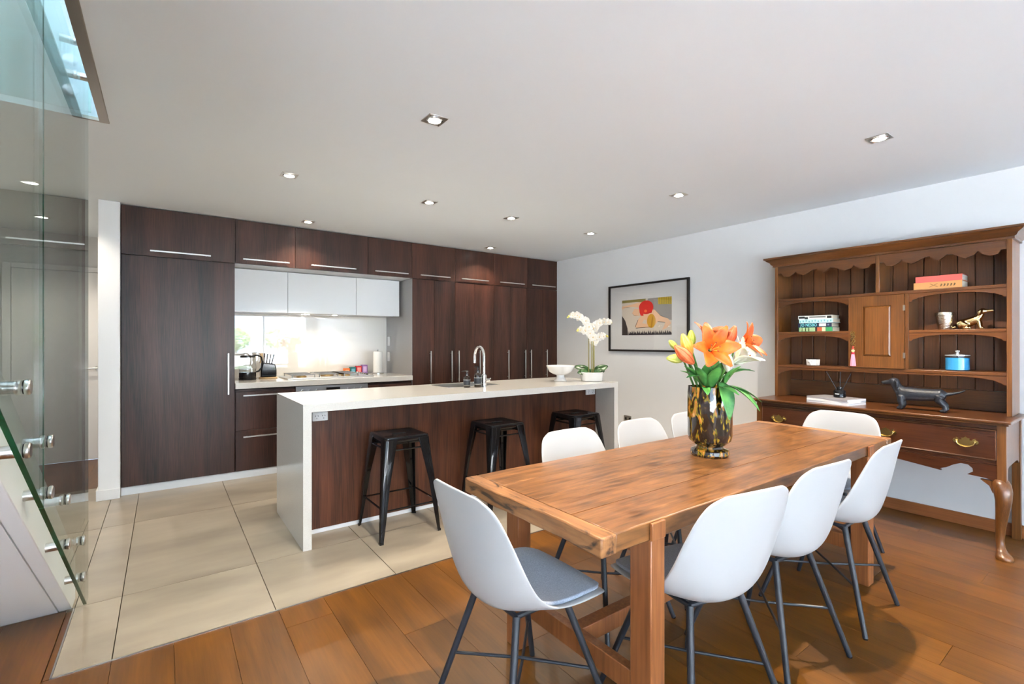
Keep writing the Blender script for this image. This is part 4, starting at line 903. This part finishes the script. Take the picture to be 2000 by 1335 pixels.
for a, b in ((ia, 1.2445), (1.2685, ib)):
    obj('scalloped_valance', M().prism([(a + (b - a) * t, 1.9305 - d) for t, d in VAL] + [(b, 1.9305), (a, 1.9305)], 0, HX + .006, HX + .022), dres_y, ds)
ARC = [(0, .058), (.03, .056), (.045, .044), (.075, .042), (.10, .034), (.2, .022), (.35, .0135), (.5, .011)]
ARC = ARC + [(1 - a, b) for a, b in reversed(ARC[:-1])]
for a, b, z in ((ia, CY0 - .021, 1.6295), (CY1 + .003, ib, 1.6295), (ia, CY0 - .021, 1.3495), (CY1 + .003, ib, 1.3495), (ia, ib, 1.0695)):
    sc = min(1., .47 / (b - a)) if b - a > .6 else 1
    pr = [((t * sc if t <= .5 else 1 - (1 - t) * sc), d) for t, d in ARC]
    obj('arched_valance', M().prism([(a + (b - a) * t, z - d) for t, d in pr] + [(b, z), (a, z)], 0, HX + .008, HX + .022), dres_y, ds)
# ---------------------------------------------------------------- things on the dresser
def book(label, yc, zc, ln, th, dep, x0, cm, rot=0, group=None, deco=None):
    t = thing('book', label, 'book', (x0 + dep / 2, yc, zc), group); t.rotation_euler = (0, 0, rot)
    c = .0025
    obj('cover', M().box(-dep / 2, dep / 2, -ln / 2, ln / 2, 0, c).box(-dep / 2, dep / 2, -ln / 2, ln / 2, th - c, th).box(-dep / 2, -dep / 2 + c, -ln / 2, ln / 2, c, th - c), cm, t, local=True)
    obj('pages', M().box(-dep / 2 + c, dep / 2 - .004, -ln / 2 + .003, ln / 2 - .003, c, th - c), pages_m, t, local=True)
    if deco: deco(t, ln, th, dep)
    return t
zs1 = 1.6525
def deco_gold(t, ln, th, dep):
    dk = flat('spine_brown', (92, 70, 44), .6)
    x = -dep / 2 - .0006
    obj('spine_mark', M().prism([(.04, th * .3), (.045, th * .3), (.0, th * .75), (-.005, th * .75)], 0, x - .0004, x + .0004).prism([(.0, th * .3), (-.005, th * .3), (.035, th * .75), (.04, th * .75)], 0, x - .0004, x + .0004), dk, t, local=True)
    for k in range(5): obj('spine_mark', M().prism([(-.015 - k * .017, th * .3), (-.023 - k * .017, th * .34), (-.028 - k * .017, th * .62), (-.02 - k * .017, th * .7), (-.018 - k * .017, th * .5)], 0, x - .0004, x + .0004), dk, t, local=True)
book('mustard hardback lying under the pink book on the top shelf', .925, zs1, .255, .049, .17, 4.305, flat('book_mustard', (184, 134, 80), .6), group='books on the top shelf', deco=deco_gold)
book('pink hardback lying on the mustard book on the top shelf', .92, zs1 + .0495, .245, .042, .165, 4.308, flat('book_pink', (208, 92, 84), .6), group='books on the top shelf')
zs2 = 1.3715
def blocks(cols):
    def f(t, ln, th, dep):
        x = -dep / 2 - .0005
        for a, b, lo, hi, c in cols: obj('spine_mark', M().box(x - .0003, x + .0004, ln * (.5 - b), ln * (.5 - a), th * lo, th * hi), flat('print_%d_%d_%d' % c, c, .6), t, local=True)
    return f
def deco_jo(t, ln, th, dep):
    r = (pi / 2, 0, -pi / 2)
    lettering('JO NESBO', th * 1.0, (-dep / 2 - .0006, ln * .17, th * .5), r, flat('print_cyan', (120, 220, 225), .5), t, width=ln * .5)
    blocks([(.64, .84, .2, .85, (236, 236, 230)), (.88, .93, .3, .7, (110, 120, 140))])(t, ln, th, dep)
NB = [('bottom paperback of the left-shelf stack with green, red and cream spine', .036, (60, 132, 100), blocks([(.02, .5, .1, .9, (150, 176, 130)), (.1, .12, .1, .9, (226, 206, 140)), (.2, .22, .1, .9, (226, 206, 140)), (.3, .32, .1, .9, (226, 206, 140)), (.5, .56, 0, 1, (60, 40, 34)), (.56, .7, .05, .95, (178, 84, 50)), (.7, .8, .05, .95, (226, 200, 160)), (.82, .98, .1, .9, (50, 140, 80))]), .0),
      ('navy paperback with cyan lettering in the left-shelf stack', .034, (28, 40, 66), deco_jo, .006), ('pale blue patterned paperback second from top of the left-shelf stack', .032, (186, 214, 214), blocks([(.02 + .09 * k, .06 + .09 * k, .15 + .1 * (k % 3), .6 + .1 * (k % 3), (120, 180, 186)) for k in range(11)]), -.003),
      ('white and black paperback on top of the left-shelf stack', .028, (226, 226, 220), blocks([(.02, .2, .2, .8, (30, 40, 44)), (.2, .3, .0, .6, (30, 40, 44)), (.34, .82, .35, .75, (120, 124, 122)), (.86, .99, .1, .8, (40, 44, 44))]), .004)]
z = zs2
for lab, th, c, dc, dy in NB:
    book(lab, 1.685 + dy, z, .25, th, .15, 4.30, flat('cover_%d_%d_%d' % c, c, .55), group='books on the left shelf', deco=dc); z += th + .0004
# silver tumbler
p = px(1846, 640, 0, 4.37)
cupo = thing('silver_tumbler', 'hammered silver tumbler on the right middle shelf', 'tumbler', (4.37, p.y, zs2))
obj('body', M().lathe([(0, zs2), (.036, zs2), (.038, zs2 + .004), (.052, zs2 + .118), (.0485, zs2 + .118), (.035, zs2 + .008), (0, zs2 + .007)], (4.37, p.y, 0), 36), silver, cupo)
obj('rim_band', M().lathe([(.0505, zs2 + .095), (.0525, zs2 + .097), (.0535, zs2 + .116), (.052, zs2 + .1185)], (4.37, p.y, 0), 36, cap=False), silver, cupo)
# gold sitting dachshund, nose to the right of the photo (-Y)
def TR(m, loc, rot=0, sc=1): return m.xf(Matrix.Translation(loc) @ Matrix.Rotation(rot, 4, 'Z') @ Matrix.Scale(sc, 4))
g = M()
g.tube([(0, .075, .026), (0, .05, .036), (0, .015, .050), (0, -.018, .066), (0, -.034, .080)], [.024, .033, .031, .028, .022], 12)      # back and chest, facing -y
g.tube([(0, -.03, .078), (0, -.04, .096), (0, -.043, .112)], [.021, .018, .017], 10)
g.ball((0, -.048, .121), (.019, .022, .020)).tube([(0, -.055, .120), (0, -.08, .122), (0, -.103, .125)], [.0145, .0105, .008], 10)
for s in (-1, 1):
    g.tube([(s * .014, -.030, .06), (s * .015, -.036, .03), (s * .015, -.038, .009)], [.014, .0115, .010], 8).tube([(s * .015, -.036, .008), (s * .015, -.056, .007)], [.0095, .008], 8)
    g.tube([(s * .022, .05, .034), (s * .027, .025, .022), (s * .027, .045, .010), (s * .027, .012, .008)], [.026, .019, .011, .009], 8)
    g.tube([(s * .017, -.044, .130), (s * .0235, -.036, .114), (s * .0235, -.034, .096)], [.008, .0115, .007], 8)
g.tube([(0, .085, .018), (0, .105, .010), (.012, .116, .009)], [.010, .007, .005], 8)
pg = px(1900, 640, 0, 4.37)
single('gold_dog_figurine', TR(g, (4.37, pg.y, zs2), 0, .98), gold, 'shiny gold sitting dachshund figurine on the right middle shelf', 'figurine', remesh=.0035)
# blue candle jar
pj = px(1870, 722, 0, 4.37); zs3 = 1.0925
jr = thing('candle_jar', 'blue candle in a lidded glass jar on the lower right shelf', 'candle', (4.37, pj.y, zs3))
obj('jar', M().lathe([(0, zs3), (.060, zs3), (.063, zs3 + .004), (.063, zs3 + .098)], (4.37, pj.y, 0), 36, cap=False), clear_glass, jr)
obj('wax', M().lathe([(0, zs3 + .005), (.0615, zs3 + .005), (.0615, zs3 + .086), (0, zs3 + .086)], (4.37, pj.y, 0), 36), flat('blue_wax', (58, 150, 205), .35), jr)
obj('lid', M().lathe([(.062, zs3 + .098), (.066, zs3 + .099), (.066, zs3 + .106), (.02, zs3 + .112), (.008, zs3 + .115), (.008, zs3 + .122), (.013, zs3 + .128), (.011, zs3 + .136), (0, zs3 + .138)], (4.37, pj.y, 0), 36), mat('lid_glass', (.62, .66, .7), .05, .6), jr)
# small white box
pb = px(1588, 711, 0, 4.36)
wbx = thing('trinket_box', 'small white lidded trinket box with a silver bow on the lower left shelf', 'box', (4.36, pb.y, zs3))
obj('body', M().lathe([(0, zs3), (.046, zs3), (.049, zs3 + .003), (.053, zs3 + .05), (0, zs3 + .05)], (4.36, pb.y, 0), 8), cer, wbx)
obj('lid', M().lathe([(.048, zs3 + .0505), (.05, zs3 + .054), (.03, zs3 + .059), (0, zs3 + .061)], (4.36, pb.y, 0), 24), black_plastic, wbx)
obj('bow', M().ball((4.31, pb.y + .01, zs3 + .034), (.004, .012, .008), 10, 6).ball((4.31, pb.y - .01, zs3 + .034), (.004, .012, .008), 10, 6).box(4.305, 4.311, pb.y - .004, pb.y + .004, zs3 + .012, zs3 + .034), mat('ribbon', (.7, .7, .7), .4), wbx)
# key tassel hanging on the little door
ptz = px(1667, 660, 0, HX - .02)
ts = thing('key_tassel', 'pink tassel on a gold chain hanging from the little cupboard key', 'tassel', (HX - .02, ptz.y, 1.10))
cx_, cy_ = HX - .02, ptz.y
obj('key', M().tube([(HX - .007, cy_, 1.355), (HX - .035, cy_, 1.355)], .004, 8).tube([(HX - .037, cy_ + .012 * cos(a), 1.355 + .012 * sin(a)) for a in [2 * pi * j / 14 for j in range(15)]], .0028, 6), brass, ts)
m = M()
for k in range(6): 
    zz = 1.345 - k * .017; sx = .006 * (-1) ** k
    m.tube([(cx_ - .012, cy_ + sx + .008 * cos(a), zz + .011 * sin(a)) for a in [2 * pi * j / 12 for j in range(13)]], .0022, 6)
obj('chain', m, brass, ts)
obj('bead', M().ball((cx_ - .012, cy_, 1.236), .008, 10, 6).ball((cx_ - .012, cy_, 1.250), .006, 10, 6), flat('bead_red', (190, 70, 60), .3), ts)
obj('bead', M().ball((cx_ - .012, cy_, 1.219), .0115, 12, 8), flat('bead_cream', (226, 200, 140), .3), ts)
obj('binding', M().lathe([(.009, 1.192), (.011, 1.195), (.011, 1.206), (.006, 1.209)], (cx_ - .012, cy_, 0), 16), flat('binding_red', (176, 40, 60), .5), ts)
m = M()
for k in range(40):
    a = k * 2.4; r = .016 * sqrt((k + .5) / 40)
    m.tube([(cx_ - .012 + r * .5 * cos(a), cy_ + r * .5 * sin(a), 1.195), (cx_ - .012 + r * .8 * cos(a), cy_ + r * .9 * sin(a), 1.15), (cx_ - .012 + r * cos(a), cy_ + r * 1.15 * sin(a), 1.104)], [.0024, .0028, .0026], 5)
obj('fringe', m, flat('tassel_pink', (240, 140, 160), .8), ts)
# magazines + diffuser
mg_r = radians(-13)
for k, (lab, c) in enumerate((('bottom white magazine of the stack under the reed diffuser', (214, 216, 222)), ('middle pale magazine of the stack under the reed diffuser', (226, 226, 228)), ('top magazine with grey cover under the reed diffuser', (150, 148, 152)))):
    t = thing('magazine', lab, 'magazine', (4.165, 1.49, .8185 + k * .0125 * 1.2), 'magazines on the sideboard'); t.rotation_euler = (0, 0, mg_r + radians((0, 2, -1)[k]))
    obj('pages', M().box(-.105, .105, -.155, .155, .0008, .0136), mat('magazine_pages', (.75, .76, .8), .6, var=.12, vscale=(2, 2, 900)), t, local=True)
    obj('cover', M().box(-.106, .106, -.156, .156, .0137, .0146).box(-.106, .106, -.156, .156, 0, .0007).box(-.107, -.106, -.156, .156, 0, .0146), flat('mag_cover_%d' % k, c, .35), t, local=True)
zd = .8185 + .0125 * 1.2 * 3
qx, qy = 4.17, 1.465
df = thing('reed_diffuser', 'black reed diffuser bottle with three reeds on the magazines', 'reed diffuser', (qx, qy, zd))
obj('bottle', M().lathe([(0, zd), (.037, zd), (.04, zd + .004), (.04, zd + .046), (.034, zd + .056), (.016, zd + .062), (.016, zd + .08), (.012, zd + .082), (0, zd + .07)], (qx, qy, 0), 32), black_metal, df)
obj('collar', M().lathe([(.0165, zd + .064), (.0185, zd + .066), (.0185, zd + .078), (.0165, zd + .08)], (qx, qy, 0), 24, closed=True), black_plastic, df)
obj('printed_line', M().box(qx - .0412, qx - .0398, qy - .012, qy + .016, zd + .026, zd + .03), paper, df)
for dx, dy, dz in ((-.01, .085, .19), (.02, .0, .195), (.0, -.075, .185)): obj('reed', M().tube([(qx, qy, zd + .02), (qx + dx, qy + dy, zd + dz)], .0028, 8), black_matt, df)
# black standing dachshund, nose to the left of the photo (+Y)
d = M()
d.tube([(0, .105, .10), (0, .06, .104), (0, .0, .102), (0, -.06, .104), (0, -.10, .108), (0, -.125, .10)], [(.036, .045), (.038, .045), (.036, .041), (.035, .039), (.034, .038), (.022, .025)], 16)
d.tube([(0, .095, .085), (0, .115, .075)], [.032, .02], 12)
d.tube([(0, .09, .11), (0, .115, .14), (0, .128, .165)], [.036, .029, .026], 12)
d.ball((0, .134, .178), (.026, .031, .026)).tube([(0, .14, .176), (0, .17, .171), (0, .197, .167)], [(.021, .020), (.015, .0155), (.011, .012)], 10).ball((0, .199, .169), (.006, .006, .006))
for s in (-1, 1):
    d.tube([(s * .018, .125, .188), (s * .027, .118, .172), (s * .028, .115, .145), (s * .026, .116, .134)], [(.004, .010), (.005, .015), (.005, .015), (.004, .008)], 10)
    d.tube([(s * .021, .092, .09), (s * .023, .094, .055), (s * .023, .088, .03), (s * .023, .094, .012)], [.024, .020, .016, .015], 10).tube([(s * .023, .088, .010), (s * .023, .115, .009)], [.012, .010], 8)
    d.tube([(s * .019, -.10, .10), (s * .021, -.095, .07), (s * .021, -.122, .042), (s * .021, -.125, .012)], [.027, .023, .015, .014], 10).tube([(s * .021, -.128, .010), (s * .021, -.098, .009)], [.011, .009], 8)
d.tube([(0, -.115, .112), (0, -.15, .118), (0, -.19, .132), (0, -.215, .146)], [.014, .010, .007, .004], 8)
TR(d, (4.17, .985, .8185), radians(3), 1.06)
single('black_dog_figurine', d, mat('cast_iron_black', (.013, .016, .023), .4, .0, coat=.2, bump=.5, bscale=2, vscale=(60,) * 3, var=.3), 'black standing dachshund figurine with raised tail on the sideboard top', 'figurine', remesh=.0038)

# ================================================================== PICTURE
p0 = px(1188.5, 560, 0, XW - .03); p1 = px(1345, 541, 0, XW - .03); p2 = px(1190, 685, 0, XW - .03)
FY0, FY1, FZ0, FZ1 = p1.y, p0.y, p2.z, p0.z
pc = thing('framed_print', 'black framed print with white mount on the grey wall', 'picture', (XW - .01, (FY0 + FY1) / 2, FZ0))
fw_ = .022
bf = mat('black_frame', (.015, .013, .012), .35)
obj('frame', M().box(XW - .032, XW - .003, FY0, FY1, FZ0, FZ0 + fw_).box(XW - .032, XW - .003, FY0, FY1, FZ1 - fw_, FZ1).box(XW - .032, XW - .003, FY0, FY0 + fw_, FZ0 + fw_, FZ1 - fw_).box(XW - .032, XW - .003, FY1 - fw_, FY1, FZ0 + fw_, FZ1 - fw_), bf, pc)
obj('mount', M().box(XW - .014, XW - .005, FY0 + fw_, FY1 - fw_, FZ0 + fw_, FZ1 - fw_), mat('mount_board', (.70, .70, .69), .8), pc)
AY1 = px(1215, 587, 0, XW - .015).y; AY0 = px(1312, 578, 0, XW - .015).y; AZ1 = px(1215, 587, 0, XW - .015).z; AZ0 = px(1215, 654.5, 0, XW - .015).z
_lay = [0]
def art(col, *pts):
    _lay[0] += 1; x = XW - .0142 - .00012 * _lay[0]
    obj('print_shape', M().prism([(AY1 + (AY0 - AY1) * a, AZ0 + (AZ1 - AZ0) * b) for a, b in pts], 0, x - .0001, x), flat('ink_%d_%d_%d' % col, col, .7), pc)
def ell(cx, cy, rx, ry, n=22): return [(cx + rx * cos(2 * pi * k / n), cy + ry * sin(2 * pi * k / n)) for k in range(n)]
SK, INK = (226, 184, 148), (60, 50, 44)
art((206, 196, 182), (0, 0), (1, 0), (1, 1), (0, 1))
art((150, 146, 142), (.62, .5), (1, .38), (1, 1), (.55, 1), (.5, .8))
art((140, 132, 70), (0, .92), (.0, 1), (.5, 1), (.5, .9), (.3, .93))
art((186, 160, 40), (.75, .82), (1, .80), (1, 1), (.74, 1))
for k in range(7): art((120, 110, 40), (.77 + k * .033, .81), (.776 + k * .033, .81), (.776 + k * .033, 1), (.77 + k * .033, 1))
art((64, 56, 54), (0, 0), (.13, 0), (.12, .2), (.07, .42), (0, .56))
art(SK, (0, .83), (.18, .86), (.42, .92), (.40, .76), (.22, .80), (.1, .80), (0, .74))
art(SK, (.22, .62), (.27, .74), (.38, .72), (.38, .54), (.28, .54))
art(SK, (.48, .66), (.58, .70), (.68, .68), (.80, .5), (.94, .42), (.99, .30), (.9, .17), (.82, .13), (.86, .24), (.88, .32), (.74, .36), (.66, .22), (.55, .2), (.32, .20), (.28, .24), (.34, .42))
art((206, 196, 182), (.43, .33), (.47, .43), (.52, .40), (.52, .30))
art((200, 150, 40), *[(a, b) for a, b in ell(.615, .38, .085, .19)])
art((172, 124, 30), (.60, .2), (.63, .2), (.65, .45), (.63, .52))
art((206, 40, 30), *ell(.51, .76, .145, .19))
art((206, 40, 30), (.37, .74), (.45, .62), (.46, .53), (.40, .54), (.38, .62))
art((232, 110, 60), *ell(.50, .66, .03, .04, 10))
art((176, 28, 24), (.46, .58), (.62, .60), (.64, .7), (.60, .62), (.5, .6))
zig = [(.14, 0), (.15, .12)]
for k in range(22): zig += [(.17 + k * .037, .03 + .02 * (k % 2)), (.185 + k * .037, .13 if k % 3 else .10)]
art((58, 52, 58), *(zig + [(1, .05), (1, 0)]))
for a in (((.0, .80), (.12, .79), (.2, .77), (.12, .80)), ((.22, .62), (.27, .54), (.38, .54), (.27, .55)), ((.34, .42), (.28, .22), (.29, .22), (.35, .42)), ((.30, .19), (.6, .21), (.6, .22), (.3, .205)), ((.69, .68), (.8, .5), (.94, .43), (.8, .51)), ((.74, .35), (.88, .32), (.88, .33), (.74, .365))): art(INK, *a)
obj('glazing', M().box(XW - .0225, XW - .0205, FY0 + fw_ - .002, FY1 - fw_ + .002, FZ0 + fw_ - .002, FZ1 - fw_ + .002), sheet_glass('picture_glass', (.98, .98, .98)), pc)
pk = px(1227, 817, 0, XW)
so = thing('wall_socket', 'steel power socket low on the grey wall beyond the island', 'socket', (XW - .006, pk.y, pk.z - .04))
obj('plate', M().box(XW - .009, XW - .001, pk.y - .06, pk.y + .06, pk.z - .038, pk.z + .038), steel, so, bevel=.003)
for q in (-.03, .03): obj('outlet', M().box(XW - .0105, XW - .0085, pk.y + q - .014, pk.y + q + .014, pk.z - .016, pk.z + .014), black_plastic, so)

# ================================================================== DOWNLIGHTS
DL = [(1.135, 2.235, 'square steel downlight above the gap between table and island, largest in view'), (3.27, .952, 'square steel downlight above the far end of the dining table'), (.70, 3.57, 'square steel downlight above the left end of the island'),
      (1.77, 3.58, 'square steel downlight above the island sink side'), (3.263, 2.25, 'square steel downlight between the table and the framed print'), (2.61, 3.585, 'square steel downlight above the island by the tap'),
      (1.118, 4.845, 'square steel downlight in front of the white wall cupboards'), (3.226, 4.865, 'square steel downlight in front of the tall pantry doors'), (3.66, 3.595, 'square steel downlight above the right end of the island'),
      (-.9, 6.1, 'unseen square steel downlight added deeper in the hall to brighten the white door'), (-.77, 4.83, 'square steel downlight in the hall seen through the stair glass'), (1.135, .952, 'square steel downlight above the near end of the dining table')]  # the lamp deeper in the hall is added out of view to brighten it
first = None
for x, y, lab in DL:
    if first is None:
        t = thing('downlight', lab, 'downlight', (0, 0, 0), 'ceiling downlights')
        a = .053
        obj('plate', M().box(-a, a, -a, a, -.004, 0), steel, t, local=True, bevel=.0015)
        obj('bezel', M().lathe([(.033, -.0045), (.041, -.0045), (.041, -.007), (.036, -.009), (.033, -.008)], n=32, closed=True), chrome, t, local=True)
        obj('lamp', M().lathe([(0, -.0055), (.033, -.0055), (.033, -.0042), (0, -.0042)], n=32), lamp_emit, t, local=True)
        for s in (-1, 1): obj('screw', M().lathe([(0, -.006), (.004, -.006), (.005, -.004)], (s * .043, s * .043, 0), 10), chrome, t, local=True)
        first = t
    else:
        t = dup(first); t['label'] = lab
    t.location = (x, y, ZC)
    l = bpy.data.lights.new('downlight_beam', 'SPOT'); l.energy = DL_POWER * (4.6 if y < 1 else 1); l.color = DL_COLOR; l.spot_size = radians(125); l.spot_blend = .7; l.shadow_soft_size = .022
    lo = bpy.data.objects.new('downlight_beam', l); COL.objects.link(lo); lo.location = (x, y, ZC - .012)
